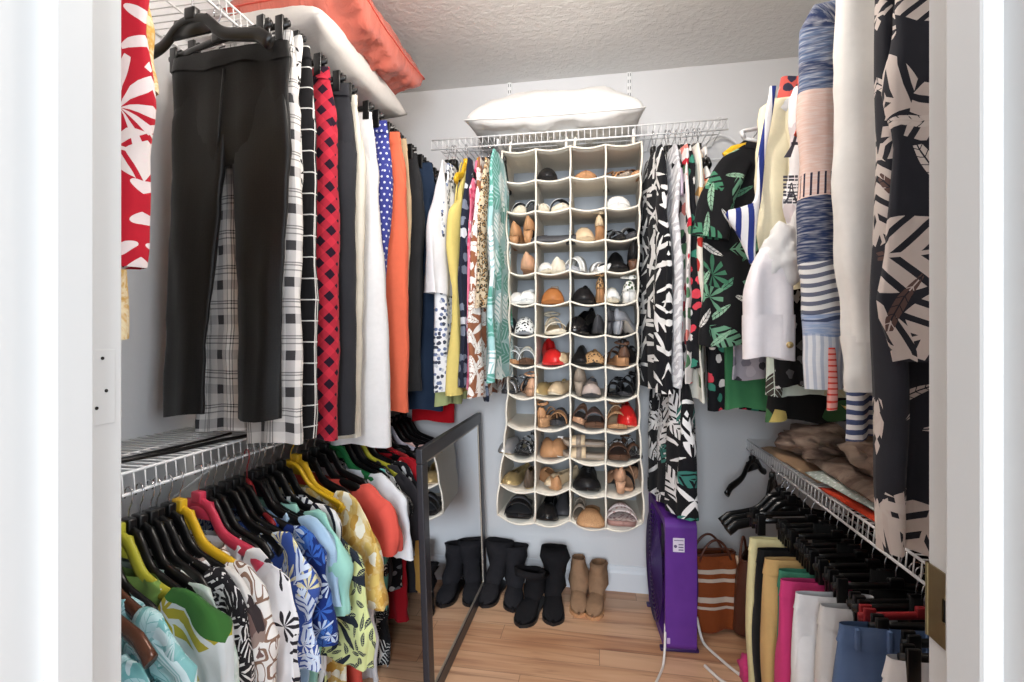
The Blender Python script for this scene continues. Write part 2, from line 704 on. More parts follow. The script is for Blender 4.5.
def baseboard(name, pts):
    """extruded profile along the wall"""
    (x0, y0), (x1, y1) = pts
    d = Vector((x1 - x0, y1 - y0, 0)); L = d.length; d.normalize()
    nrm = Vector((-d.y, d.x, 0))
    prof = [(0, 0), (.015, 0), (.015, .085), (.011, .097), (.006, .105), (.004, .115), (0, .118)]
    bm = bmesh.new()
    a = [bm.verts.new(Vector((x0, y0, 0)) + nrm * p + Vector((0, 0, z))) for p, z in prof]
    b = [bm.verts.new(Vector((x1, y1, 0)) + nrm * p + Vector((0, 0, z))) for p, z in prof]
    for i in range(len(prof) - 1):
        bm.faces.new((a[i], b[i], b[i + 1], a[i + 1]))
    bm.faces.new(a[::-1]); bm.faces.new(b)
    struct(name, bm, M_base)

baseboard('baseboard_back', ((XR, YB), (XL, YB)))
baseboard('baseboard_left', ((XL, YB), (XL, YF)))
baseboard('baseboard_right', ((XR, YF), (XR, YB)))

# door lining: jamb boards with their stops
def jamb(name, xa, side):
    bm = bmesh.new()
    x0, x1 = (xa - .018, xa) if side < 0 else (xa, xa + .018)
    box(bm, x0, x1, YF - .125, YF + .006, 0, 2.10, .0015)
    s0, s1 = (xa - .001, xa + .012) if side < 0 else (xa - .012, xa + .001)
    box(bm, s0, s1, YF - .0705, YF - .032, 0, 2.10, .0035)
    struct(name, bm, M_trim)
jamb('trim_1', JL, -1)
jamb('trim_2', JR, 1)
bm = bmesh.new(); box(bm, JL, JR, YF - .125, YF + .006, 2.085, 2.10, .0015); struct('trim_3', bm, M_trim)

M_brass = paint('aged_brass', (150, 132, 96), .35, .9, var=.25, vs=60)
M_dark = paint('dark_hole', (22, 20, 18), .9)
# filled hinge mortise on the left jamb, brass strike plate on the right jamb
t = thing('hinge_cover_plate', 'white painted hinge recess cover with two screw holes on left door jamb', 'hinge plate', (JL, .431, 1.10))
bm = bmesh.new(); box(bm, -.001, .0009, -.013, .0145, 0, .078, .0007); finish('plate', bm, M_trim, t, False)
for y, z in ((.0, .069), (-.006, .018), (.004, .035)):
    bm = bmesh.new(); tube(bm, [(.0008, y, z), (.0016, y, z)], .0018, 8); finish('screw_hole', bm, M_dark, t)
t = thing('strike_plate', 'aged brass strike plate with square latch hole on right door jamb', 'strike plate', (JR, .433, .951))
bm = bmesh.new()
box(bm, -.0016, .001, -.018, -.0085, 0, .058); box(bm, -.0016, .001, .0015, .019, 0, .058)
box(bm, -.0016, .001, -.0085, .0015, 0, .020); box(bm, -.0016, .001, -.0085, .0015, .038, .058)
tube(bm, [(-.001, .019, 0), (-.001, .019, .058)], .0018, 8)
finish('plate', bm, M_brass, t, False)
bm = bmesh.new(); box(bm, -.0004, .001, -.0085, .0015, .020, .038); finish('latch_hole', bm, M_dark, t, False)
for z in (.01, .048):
    bm = bmesh.new(); tube(bm, [(-.0014, -.013, z), (-.0024, -.013, z)], .0028, 10); finish('screw', bm, M_brass, t)

# ---------------------------------------------------------------- wire shelves
M_wire = paint('white_coated_wire', (236, 236, 236), .35)

def wire_shelf(name, label, along, span, wall, lip, zd, lipdrop, group, pitch=.0254, brackets=()):
    """along: 'y' side shelves, 'x' back shelf; wall / lip are coordinates across"""
    a0, a1 = span
    t = thing(name, label, 'wire shelf', (0, 0, zd), group=group)
    def pt(a, c, z):
        return (c, a, z) if along == 'y' else (a, c, z)
    sg = 1 if lip > wall else -1
    bm = bmesh.new()
    n = int((a1 - a0) / pitch)
    for i in range(n + 1):
        a = a0 + (a1 - a0) * i / n
        tube(bm, [pt(a, wall + sg * .006, .003), pt(a, lip, .003)], .0017, 5)
    for c in (wall + sg * .008, (wall + lip) / 2):
        tube(bm, [pt(a0, c, 0), pt(a1, c, 0)], .0028, 6)
    finish('deck', bm, M_wire, t)
    bm = bmesh.new()
    tube(bm, [pt(a0, lip, 0), pt(a1, lip, 0)], .0034, 8)
    tube(bm, [pt(a0, lip + sg * .004, -lipdrop), pt(a1, lip + sg * .004, -lipdrop)], .0036, 8)
    for i in range(n + 1):
        a = a0 + (a1 - a0) * i / n
        tube(bm, [pt(a, lip, .003), pt(a, lip + sg * .004, -lipdrop)], .0017, 5)
    finish('front_lip', bm, M_wire, t)
    for a in brackets:
        bm = bmesh.new()
        dz = abs(lip - wall) * .8
        tube(bm, [pt(a, wall + sg * .004, -dz), pt(a, lip - sg * .02, -lipdrop * .9)], .005, 8, flat=(1, .6))
        tube(bm, [pt(a, wall + sg * .004, -dz - .02), pt(a, wall + sg * .004, -dz + .02)], .008, 8)
        finish('brace', bm, M_wire, t)
    return t

ZU, ZLL, ZLR = 2.06, .915, .73          # deck heights: upper shelves, lower left, lower right
XLIP, XRLIP, YLIP = -.95, .655, 2.085
wire_shelf('wire_shelf', 'upper white wire shelf on the left wall under the white ribbed pillow', 'y', (.46, 2.385), XL, XLIP, ZU, .043, 'white wire closet shelves', brackets=(1.9,))
wire_shelf('wire_shelf', 'lower white wire shelf on the left wall above the crowded shirts', 'y', (.46, 2.385), XL, XLIP, ZLL, .043, 'white wire closet shelves', brackets=(1.15, 2.0))
wire_shelf('wire_shelf', 'white wire shelf on the back wall carrying the plump pillow', 'x', (-.73, .50), YB, YLIP, ZU, .043, 'white wire closet shelves', brackets=())
wire_shelf('wire_shelf', 'upper wire shelf above the long sleeved garments on the right', 'y', (.46, 2.385), XR, XRLIP, ZU, .043, 'white wire closet shelves', brackets=())
wire_shelf('wire_shelf', 'lower white wire shelf on the right wall holding folded items', 'y', (.46, 2.385), XR, XRLIP, ZLR, .040, 'white wire closet shelves', brackets=(1.6,))
# slotted wall uprights behind the back shelf
M_slot = paint('slot_shadow', (120, 120, 122), .8)
for x, lab in ((-.435, 'slotted white upright rail on back wall above pillow\'s left end'), (.135, 'slotted white upright rail on back wall above pillow\'s right end')):
    t = thing('shelf_upright', lab, 'shelf rail', (x, YB, 1.9), group='slotted shelf uprights')
    bm = bmesh.new(); box(bm, -.0115, .0115, -.012, 0, 0, .538, .002); finish('rail', bm, M_wire, t, False)
    bm = bmesh.new()
    for k in range(17):
        for s in (-.005, .005):
            box(bm, s - .0016, s + .0016, -.0126, -.0115, .02 + k * .031, .034 + k * .031)
    finish('slots', bm, M_slot, t, False)
    bm = bmesh.new()
    box(bm, -.004, .004, -.30, -.012, .115, .15, .002)
    tube(bm, [(0, -.012, .09), (0, -.29, .125)], .006, 6)
    finish('bracket', bm, M_wire, t, False)

# ---------------------------------------------------------------- hangers
M_hblack = paint('black_hanger_plastic', (16, 16, 17), .28, spec=.5)
M_hyellow = paint('yellow_hanger_plastic', (226, 180, 40), .35)
M_hpink = paint('crimson_hanger_plastic', (206, 62, 88), .35)
M_hred = paint('red_hanger_plastic', (150, 40, 44), .4)
M_hgreen = paint('green_hanger_plastic', (38, 118, 66), .4)
M_holive = paint('olive_hanger_plastic', (172, 168, 52), .4)
M_hwhite = paint('white_hanger_plastic', (235, 235, 236), .35)
M_hgrey = paint('lilac_grey_hanger_plastic', (176, 172, 188), .4)
M_hwood = paint('bronze_brown_hanger', (96, 60, 44), .22, .3, spec=.6)
M_chrome = paint('chrome_wire', (205, 205, 208), .22, .95)

def hook_pts(r, stem, tilt=0.0):
    """hook that sits over a bar centred at the origin, opening to -x"""
    pts = [(-r * 1.0, 0, -.012)]
    for k in range(9):
        a = PI - PI * k / 8
        pts.append((r * math.cos(a), 0, r * math.sin(a)))
    pts += [(r, 0, -.008), (r * .75, 0, -.020), (r * .2, 0, -.030), (0, 0, -.040), (0, 0, -stem)]
    return pts

_hm = {}
def hanger(kind, color, label, loc, yaw, group, half=.21, name=None, drop=None, roll=0.0, stem=.062):
    """kinds: shirt (contoured), tube (coloured tubular), clip (trouser bar with two clips). Origin: bar centre."""
    t = thing(name or ('clip_hanger' if kind == 'clip' else 'clothes_hanger'), label, 'hanger', loc, yaw, group, rot=(roll, 0, yaw))
    key = (kind, color.name, round(half, 3), drop, stem)
    if key not in _hm:
        parts = []
        b = bmesh.new(); tube(b, hook_pts(.0135, stem + .012), .0016, 6); parts.append(('hook', b, color if kind == 'tube' else M_chrome))
        if kind in ('shirt',):
            d = drop or .085
            b = bmesh.new()
            arm = []
            N = 22
            for i in range(-N, N + 1):
                s = i / N
                a = abs(s)
                # flat neck, quick shoulder fall, flatter arm with drooping tip
                z = -d * (1 / (1 + math.exp(-(a - .27) * 16)) * .62 + .38 * max(0, a - .25) / .75) - (.018 * max(0, a - .86) / .14)
                arm.append(((s * half, 0, -stem - .014 + z + d * .012), .0095 + .004 * a))
            tube(b, [p for p, _ in arm], [q for _, q in arm], 10, flat=(.7, 1.3))
            # web plate under the neck
            flat = [(-half * .30, -stem - .052), (half * .30, -stem - .052), (half * .22, -stem - .010), (-half * .22, -stem - .010)]
            f0 = [b.verts.new((x, -.0045, z)) for x, z in flat]; f1 = [b.verts.new((x, .0045, z)) for x, z in flat]
            for k in range(4): b.faces.new((f0[k], f0[(k + 1) % 4], f1[(k + 1) % 4], f1[k]))
            b.faces.new(f0[::-1]); b.faces.new(f1)
            parts.append(('arms', b, color))
            b = bmesh.new(); box(b, -.016, .016, -.009, .009, -stem - .016, -stem + .012, .004); parts.append(('neck', b, color))
        elif kind == 'tube':
            d = drop or .085
            b = bmesh.new()
            pts = []
            for i in range(-16, 17):
                s = i / 16; a = abs(s)
                z = -d * (1 / (1 + math.exp(-(a - .25) * 14)) * .55 + .45 * max(0, a - .2) / .8)
                pts.append((s * half, 0, -stem - .008 + z))
            pts = [(-half * .93, 0, pts[0][2] - .022)] + pts + [(half * .93, 0, pts[-1][2] - .022)]
            tube(b, pts, .0065, 8)
            tube(b, [pts[0], pts[-1]], .005, 8)
            parts.append(('arms', b, color))
        else:
            b = bmesh.new()
            z0 = -stem - .012
            tube(b, [(-half, 0, z0 - .008), (-half * .5, 0, z0 - .004), (0, 0, z0), (half * .5, 0, z0 - .004), (half, 0, z0 - .008)], .009, 8, flat=(.55, 1.0))
            box(b, -.017, .017, -.006, .006, z0 - .006, z0 + .018, .004)
            parts.append(('bar', b, color))
            for s in (-1, 1):
                b = bmesh.new()
                x = s * half * .86
                box(b, x - .012, x + .012, .004, .011, z0 - .05, z0 + .014, .002)
                box(b, x - .012, x + .012, -.011, -.004, z0 - .05, z0 + .014, .002)
                tube(b, [(x - .013, 0, z0 - .012), (x + .013, 0, z0 - .012)], .006, 8)
                parts.append(('clip', b, color))
        objs = []
        for nm, b, m in parts:
            o = finish(nm, b, m, t)
            objs.append(o)
        _hm[key] = objs
    else:
        for o in _hm[key]:
            c = o.copy(); col.objects.link(c); c.parent = t
    return t

# ---------------------------------------------------------------- garments
def g_shirt(name, label, cat, mat, loc, yaw, group, L=.62, S=.185, hw=.215, sl=.18, slw=.085, neck=.07, drop=.085, th=.026, seed=0, flare=0.0, ripple=.012, smat=None, out=.045, cuff=None, collar=None, roll=0.0, left=True, lift=0.0, button=None, cufflen=.06, wr=.007, side='left'):
    t = thing(name, label, cat, loc, 0, group, rot=(roll, 0, yaw))
    b = bmesh.new()
    cloth(b, [(.004, -neck, neck, .012), (-.012, -neck - .025, neck + .025, .015), (-drop * .55, -S * .72, S * .72, .018), (-drop, -S, S, th * .8),
              (-drop - .05, -S - .012, S + .012, th), (-L * .4, -hw, hw, th * 1.1), (-L * .75, -hw - flare * .6, hw + flare * .6, th * 1.15), (-L, -hw - flare, hw + flare, th * 1.2)],
          rows=36, n=52, ripple=ripple, seed=seed, u0=seed * .37, wrinkle=wr * .8)
    finish('torso', b, mat, t)
    for s in ((-1, 1) if left else (1,)):
        b = bmesh.new()
        oo = out if s > 0 or side == 'right' else out * .4
        path = [(s * (S - .035), 0, -drop + .008), (s * (S + .008), 0, -drop - .012), (s * (S + oo * .7), 0, -drop - .055), (s * (S + oo), 0, -drop - sl * .55), (s * (S + oo * .95), 0, -drop - sl)]
        w = [slw * .5, slw * .78, slw * .86, slw * .84, slw * (.9 if sl < .3 else .6)]
        sleeve(b, path, w, [th * .7, th * .8, th * 1.0, th * 1.2, th * (1.5 if sl < .3 else 1.1)], seed=seed + s * 5, u0=seed * .37 + .4 + lift, wrinkle=wr)
        o = finish('sleeve', b, smat or mat, t)
        if cuff:
            b = bmesh.new()
            e = path[-1]
            sleeve(b, [(e[0], 0, e[2] + .012), (e[0], 0, e[2] - cufflen * .45), (e[0], 0, e[2] - cufflen * .7), (e[0] - s * .002, 0, e[2] - cufflen)], [w[-1] * 1.02] * 4, [th * 1.15] * 4, seed=seed)
            finish('cuff', b, cuff, o)
    if collar:
        b = bmesh.new()
        pts = []
        for k in range(25):
            a = 2 * PI * k / 24
            pts.append((neck * 1.08 * math.cos(a), .028 * math.sin(a), .002 + .012 * abs(math.cos(a))))
        tube(b, pts, .012, 8, flat=(.35, 1.2))
        finish('collar', b, collar, t)
    return t

def g_pants(name, label, cat, mat, loc, yaw, group, L=1.0, top=.165, hip=.19, ankle=.085, th=.026, gap=.012, Ll=None, seed=0, ripple=.006, lx=None, rx=None, wb=None, thl=None):
    t = thing(name, label, cat, loc, yaw, group)
    thl = thl or th
    b = bmesh.new()
    cloth(b, [(0, -top, top, .010), (-.035, -top - .004, top + .004, .013), (-.12, -hip * .97, hip * .97, th * .8), (-.20, -hip * .99, hip * .99, th * .8), (-.285, -hip * .94, hip * .94, th * .3)],
          rows=14, n=40, ripple=ripple, seed=seed, u0=seed * .31, cap_end=True, wrinkle=.003)
    finish('hips', b, mat, t)
    b = bmesh.new()
    cloth(b, [(.006, -top - .001, top + .001, .0125), (-.012, -top - .002, top + .002, .0145), (-.036, -top - .006, top + .006, .0158)], rows=4, n=40, ripple=ripple * .6, seed=seed, u0=seed * .31, wrinkle=.002)
    finish('waistband', b, wb or mat, t)
    for s, LL, xx in ((-1, Ll or L, lx), (1, L, rx)):
        b = bmesh.new()
        ci = xx if xx is not None else s * (ankle + gap)
        def row(z, f, kw=1.0):
            outer = s * hip * (.90 if z > -.1 else .955 if z > -.16 else 1.0) * (1 - f) + (ci + s * ankle) * f
            inner = s * gap * .4 * (1 - f) + (ci - s * ankle) * f
            return (z, min(outer, inner), max(outer, inner))
        zs = [(-.09, 0), (-.15, 0), (-.20, 0), (-.30, .05), (-.30 - (LL - .3) * .35, .55), (-.30 - (LL - .3) * .7, .9), (-LL, 1.0)]
        cloth(b, [row(z, f) + (thl * (.35 if z > -.1 else .8 if z > -.16 else 1 - .15 * f),) for z, f in zs], rows=24, n=26, ripple=ripple, lam=.13, seed=seed + s, u0=seed * .31 + (0 if s < 0 else .5), wrinkle=.004)
        finish('trouser_leg', b, mat, t)
    return t

def g_drape(name, label, cat, mat, loc, yaw, group, ctrl, seed=0, ripple=.012, straps=None, smat=None, edge=.004, rows=34, n=40, lam=.1, parts=None, wrinkle=.005):
    """dress, top or skirt from a free outline; straps = list of (w_at_top, w_at_body, z_body)"""
    t = thing(name, label, cat, loc, yaw, group)
    b = bmesh.new()
    cloth(b, ctrl, rows=rows, n=n, ripple=ripple, seed=seed, u0=seed * .43, edge=edge, lam=lam, wrinkle=wrinkle)
    finish('body', b, mat, t)
    for (wt, wb_, zb) in straps or ():
        b = bmesh.new()
        tube(b, [(wt, 0, .008), (wt * 1.05, .006, -.005), ((wt + wb_) / 2, .008, zb * .5), (wb_, .006, zb - .02)], .011, 8, flat=(1.0, .35))
        finish('strap', b, smat or mat, t)
    return t

# ================================================================ LEFT SIDE
R = math.radians
BLU, BLL, BLR = ZU - .043, ZLL - .043, ZLR - .040     # hanging rails: upper, lower left, lower right

# ---- trouser fabrics
def snake(g, uv):
    n, _ = g.noise(uv, 4, 2)
    v = g.voro(g.scale(uv, 160), 1.0, .4).outputs['Distance']
    return g.mix(g.mul(g.gt(v, .42), .5), srgb(9, 9, 10), srgb(24, 22, 21))
F_snake = fabric('black_snakeskin_knit', snake, .5, spec=.35)
F_plaid = fabric('white_black_plaid', P_plaid((234, 231, 228), (140, 138, 142), (26, 26, 30), .092))
F_window = fabric('black_windowpane', P_window((30, 29, 31), (222, 220, 216), .056, .0032))
F_redcheck = fabric('red_black_diamond_check', P_gingham((202, 50, 68), (40, 22, 38), (146, 32, 50), .044))
F_blackjean = fabric('washed_black_denim', P_denim((40, 40, 44), (72, 74, 80)))
F_cream = fabric('cream_cotton', P_plain((226, 221, 208)))
F_white = fabric('white_cotton', P_plain((238, 238, 240), .05))
F_bluedot = fabric('royal_blue_dotted', P_dots((62, 68, 142), (225, 228, 240), .021, .0042))
F_orange = fabric('bright_orange_cotton', P_plain((232, 114, 84), .1))
F_tan = fabric('beige_twill', P_plain((196, 172, 138)))
F_olive = fabric('dark_olive_cord', P_denim((46, 42, 38), (74, 68, 60)))
F_char = fabric('charcoal_denim', P_denim((40, 40, 42), (76, 76, 78)))
F_navy = fabric('navy_denim', P_denim((34, 46, 66), (64, 84, 112)))
F_ltjean = fabric('pale_blue_denim', P_denim((150, 170, 196), (214, 222, 232)))
F_red = fabric('red_twill', P_plain((204, 26, 38), .12))
F_blackknit = fabric('black_knit', P_plain((24, 24, 26), .2))
F_silverdash = fabric('white_with_black_dashes', P_leaves((236, 234, 232), [(.022, 'solid', [(40, 38, 40)], 3, .5, .12, .6)]))

GP = 'trousers clipped along the upper left rail'
GH = 'hangers on the upper left rail'
def lpant(nm, desc, mat, Y, xc=-.97, yaw=-10, hang=None, hg='clip', **k):
    wz = BLU - .055
    xc -= .035
    g_pants(nm, desc, 'trousers' if 'jeans' not in desc else 'jeans', mat, (xc, Y, wz), R(yaw), GP, **k)
    hanger('clip', M_hblack, hang, (XLIP, Y, BLU), R(yaw), GH, half=k.get('top', .165) + .02, stem=.012)

lg = g_pants('leggings', 'black snakeskin-textured leggings hung full width at the front of the upper left rail', 'trousers', F_snake, (-.915, 1.10, BLU - .112), R(-4), GP, L=.915, top=.172, hip=.178, ankle=.06, th=.013, gap=.02, lx=-.145, rx=.082, seed=3, ripple=.005)
hanger('clip', M_hblack, 'black clip hanger gripping the snakeskin-textured leggings', (XLIP, 1.10, BLU), R(-14), GH, half=.19, stem=.062)
b = bmesh.new(); tube(b, [(-.006, -.0135, -.045), (-.012, -.0155, -.12), (-.02, -.0155, -.2), (-.028, -.012, -.265)], .0022, 6); finish('front_seam', b, M_hblack, lg)
lpant('plaid_trousers', 'white trousers with black and grey plaid hanging behind the black leggings', F_plaid, 1.165, -0.89, -10,
      'black clip hanger gripping the white plaid trousers', L=1.04, Ll=1.02, top=.16, hip=.18, ankle=.082, th=.022, lx=-.075, rx=.102, gap=.008, seed=5)
lpant('windowpane_trousers', 'black trousers with thin white windowpane lines between plaid and red check pairs', F_window, 1.225, -0.885, -8,
      'black clip hanger gripping the windowpane trousers', L=1.04, Ll=1.02, top=.16, hip=.178, ankle=.08, th=.022, lx=-.09, rx=.1, seed=7)
lpant('checked_trousers', 'red trousers with black diamond check on the upper left rail', F_redcheck, 1.33, -0.89, -8,
      'black clip hanger gripping the red check trousers', L=1.06, Ll=1.02, top=.16, hip=.182, ankle=.085, th=.03, lx=-.09, rx=.1, seed=9)
lpant('black_jeans', 'washed black jeans between the red check trousers and cream jeans', F_blackjean, 1.42, -0.885, -6,
      'black clip hanger gripping the washed black jeans', L=1.07, Ll=1.02, top=.165, hip=.185, ankle=.085, th=.03, lx=-.09, rx=.1, seed=11)
lpant('cream_jeans', 'cream jeans hanging between the washed black jeans and white trousers', F_cream, 1.5, -0.895, -8,
      'black clip hanger gripping the cream jeans', L=1.09, Ll=1.02, top=.165, hip=.188, ankle=.08, th=.03, lx=-.09, rx=.095, seed=13)
lpant('white_trousers', 'long white trousers with flared legs beside the cream jeans', F_white, 1.62, -0.905, -8,
      'black clip hanger gripping the long white trousers', L=1.14, Ll=1.02, top=.165, hip=.188, ankle=.115, th=.034, lx=-.085, rx=.118, gap=.006, seed=15)
lpant('dotted_trousers', 'royal blue trousers with small white dots behind the white trousers', F_bluedot, 1.69, -0.885, -8,
      'black clip hanger gripping the royal blue dotted trousers', L=1.0, Ll=1.02, top=.17, hip=.19, ankle=.07, th=.03, lx=-.09, rx=.075, seed=17)
lpant('orange_trousers', 'bright orange trousers on the upper left rail', F_orange, 1.79, -0.875, -8,
      'black clip hanger gripping the bright orange trousers', L=1.05, Ll=1.02, top=.165, hip=.192, ankle=.09, th=.032, lx=-.09, rx=.11, seed=19)
lpant('beige_trousers', 'beige trousers showing only a thin edge behind the orange trousers', F_tan, 1.85, -0.875, -6,
      'black clip hanger gripping the beige trousers', L=1.0, top=.165, hip=.185, ankle=.08, th=.014, lx=-.09, rx=.09, seed=20)
lpant('olive_trousers', 'dark olive-black trousers next to the orange trousers', F_olive, 1.9, -0.91, -6,
      'black clip hanger gripping the dark olive trousers', L=1.0, top=.165, hip=.2, ankle=.08, th=.022, lx=-.1, rx=.1, seed=21)
lpant('charcoal_jeans', 'charcoal jeans between the dark olive trousers and navy jeans', F_char, 2.0, -0.893, -6,
      'black clip hanger gripping the charcoal jeans', L=1.0, top=.17, hip=.2, ankle=.085, th=.024, lx=-.1, rx=.1, seed=22)
lpant('navy_jeans', 'wide-legged navy jeans near the back of the upper left rail', F_navy, 2.12, -0.868, -6,
      'black clip hanger gripping the navy jeans', L=1.09, Ll=1.02, top=.17, hip=.2, ankle=.115, th=.034, gap=.005, lx=-.11, rx=.105, seed=23)
lpant('light_jeans', 'pale blue jeans behind the navy jeans', F_ltjean, 2.2, -0.895, -4,
      'black clip hanger gripping the pale blue jeans', L=0.99, top=.17, hip=.2, ankle=.08, th=.024, lx=-.11, rx=.11, seed=24)
lpant('red_trousers', 'red trousers hanging deepest on the upper left rail', F_red, 2.285, -0.88, -3,
      'black clip hanger gripping the red trousers', L=1.17, Ll=1.02, top=.17, hip=.195, ankle=.105, th=.026, gap=.005, lx=-.11, rx=.125, seed=25)

# white skirt with dashes just behind the leggings' top
g_drape('patterned_top', 'narrow white top with black dashes peeking above the plaid trousers', 'top', F_silverdash, (-.925, 1.195, BLU - .05), R(-12), GP,
        [(0, -.12, .175, .008), (-.05, -.13, .18, .012), (-.3, -.14, .172, .014), (-.62, -.14, .16, .014)], seed=31)
hanger('shirt', M_hblack, 'empty black contoured hanger in front of the snakeskin-textured leggings', (XLIP + .01, 1.01, BLU), R(-7), GH, half=.225, drop=.075, stem=.068)
t = thing('drawstring', 'black elastic cord lying across the lower left wire shelf', 'cord', (0, 0, ZLL))
bm = bmesh.new()
tube(bm, [(-1.04, .83, .012), (-1.03, .88, .011), (-1.02, 1.0, .010), (-1.0, 1.12, .012), (-.995, 1.2, .014)], .0035, 6)
tube(bm, [(-1.04, .83, .012), (-1.015, .87, .012), (-.985, 1.0, .010), (-.958, 1.12, .012), (-.93, 1.2, .012)], .005, 6)
finish('cord', bm, M_hblack, t)
bm = bmesh.new(); tube(bm, [(-1.05, .80, .012), (-1.035, .835, .012)], .011, 10); finish('toggle', bm, M_hwood, t)

# shirts at the doorway end of the upper left rail
F_redhaw = fabric('red_white_leaf_print', P_leaves((192, 36, 52), [(.13, 'fan', [(240, 224, 222)], 1, .66, .3), (.13, 'frond', [(238, 226, 222)], 4, .62, .2)]))
F_mustard = fabric('mustard_print', P_leaves(P_cloud([(232, 212, 166), (208, 162, 78), (236, 224, 190), (214, 176, 96)], 14, 2.5), [(.22, 'leaf', [(46, 40, 42), (206, 150, 50), (238, 224, 190), (60, 92, 92)], 2, .6, .07, .6)]))
g_shirt('hawaiian_shirt', 'red shirt with large white leaf print beside the left door jamb', 'shirt', F_redhaw, (-.962, .65, BLU - .075), R(-4), 'shirts nearest the doorway, upper left rail', L=.60, S=.125, hw=.15, sl=.56, slw=.085, seed=41, out=.11, th=.022)
hanger('shirt', M_hblack, 'black hanger holding the red leaf print shirt', (XLIP, .655, BLU), R(-4), GH, half=.16)
g_shirt('blouse', 'mustard and cream printed blouse behind the red leaf print shirt', 'blouse', F_mustard, (-1.035, .79, BLU - .075), R(-4), 'shirts nearest the doorway, upper left rail', L=.75, S=.13, hw=.165, sl=.21, slw=.075, seed=43, out=.025, th=.024)
hanger('shirt', M_hblack, 'black hanger holding the mustard printed blouse', (XLIP, .79, BLU), R(-4), GH, half=.15)

# ---- the crowded lower rail
F_turq = fabric('turquoise_white_outline_floral', P_leaves(P_cloud([(146, 200, 202), (120, 184, 186), (176, 214, 216)], 12, 1), [(.075, 'fan', [(210, 232, 236)], 3, .6, .3), (.06, 'leaf', [(186, 222, 226)], 8)]))
F_paleblue = fabric('pale_blue_floral', P_blobs((188, 212, 226), [(120, 90, 140), (236, 236, 240), (150, 196, 210), (70, 120, 160)], .05, .36, 3))
F_palm = fabric('palm_leaf_green_olive', P_leaves((212, 218, 220), [(.16, 'frond', [(176, 164, 60), (196, 186, 110)], 2, .66, .34), (.2, 'solid', [(62, 112, 54), (120, 150, 76), (84, 130, 64)], 5, .6, .26)]))
F_sage = fabric('sage_watercolour', P_cloud([(212, 226, 216), (182, 208, 192), (222, 230, 226), (150, 186, 166)], 11, 1.6))
F_zeb = fabric('black_white_zebra_leaf', P_leaves((236, 234, 234), [(.06, 'frond', [(34, 32, 36)], 1, .66, .36), (.075, 'frond', [(40, 38, 42)], 6, .6, .3)]))
F_bwflor = fabric('white_with_taupe_floral', P_blobs((236, 233, 230), [(120, 96, 92), (60, 52, 54), (236, 232, 228), (160, 140, 132)], .035, .42, 5, .9))
F_chain = fabric('white_brown_chain_link', P_chain((240, 237, 234), (142, 112, 96), .07))
F_embr = fabric('white_black_embroidery', P_leaves((240, 239, 241), [(.07, 'fan', [(46, 44, 50)], 3, .5, .3, .35)]))
F_blue = fabric('cobalt_white_floral', P_leaves((62, 88, 162), [(.06, 'fan', [(232, 236, 244), (222, 214, 170), (150, 176, 220)], 1, .6, .3), (.075, 'frond', [(214, 226, 244)], 7, .6, .24)]))
F_blue2 = fabric('navy_cobalt_white_leaf', P_leaves((30, 50, 116), [(.07, 'leaf', [(224, 232, 244), (70, 116, 196)], 2, .64, .2), (.05, 'fan', [(60, 104, 190), (196, 212, 236)], 9)]))
F_sky = fabric('sky_blue_cotton', P_plain((176, 206, 232), .08))
F_mint = fabric('mint_cotton', P_plain((160, 214, 200), .1))
F_navst = fabric('navy_white_stripe', P_stripes((28, 30, 44), (232, 232, 234), .024, .6, 'u'))
F_bfly = fabric('butterfly_print', P_leaves((226, 232, 238), [(.15, 'fan', [(44, 50, 62)], 2, .64, .4), (.15, 'frond', [(208, 216, 150), (150, 190, 220), (208, 120, 170)], 5, .5, .3)]))
F_bfly2 = fabric('butterfly_sleeve_print', P_leaves((214, 222, 158), [(.15, 'fan', [(40, 46, 58)], 2, .7, .5), (.03, 'leaf', [(48, 54, 66)], 5, .6, .2)]))
F_yelflor = fabric('yellow_floral', P_blobs(P_cloud([(240, 226, 168), (218, 178, 92), (244, 234, 196)], 14, 1.6), [(246, 240, 214), (206, 160, 76), (228, 198, 116), (250, 246, 230)], .035, .42, 2, .9))
F_coral = fabric('coral_red_jersey', P_plain((226, 94, 82), .08))
F_tee = fabric('white_jersey', P_plain((236, 238, 242), .05))
F_aquabw = fabric('black_white_aqua_print', P_blobs(P_leaves((232, 232, 230), [(.06, 'frond', [(34, 34, 38)], 4, .66, .4), (.05, 'leaf', [(30, 30, 34)], 9, .6, .3)]), [(120, 206, 196), (30, 30, 34), (232, 230, 226), (36, 36, 40)], .09, .3, 7))
F_dark = fabric('charcoal_jersey', P_plain((52, 50, 54), .15))
F_redj = fabric('deep_red_jersey', P_plain((178, 30, 42), .1))
F_tanj = fabric('mustard_tan_cotton', P_plain((206, 158, 84), .1))
F_blkdot = fabric('black_with_white_specks', P_blobs((26, 26, 30), [(220, 220, 220), (26, 26, 30), (120, 120, 124)], .03, .3, 4))
F_pinkst = fabric('pale_pink_cotton', P_plain((228, 190, 186), .08))

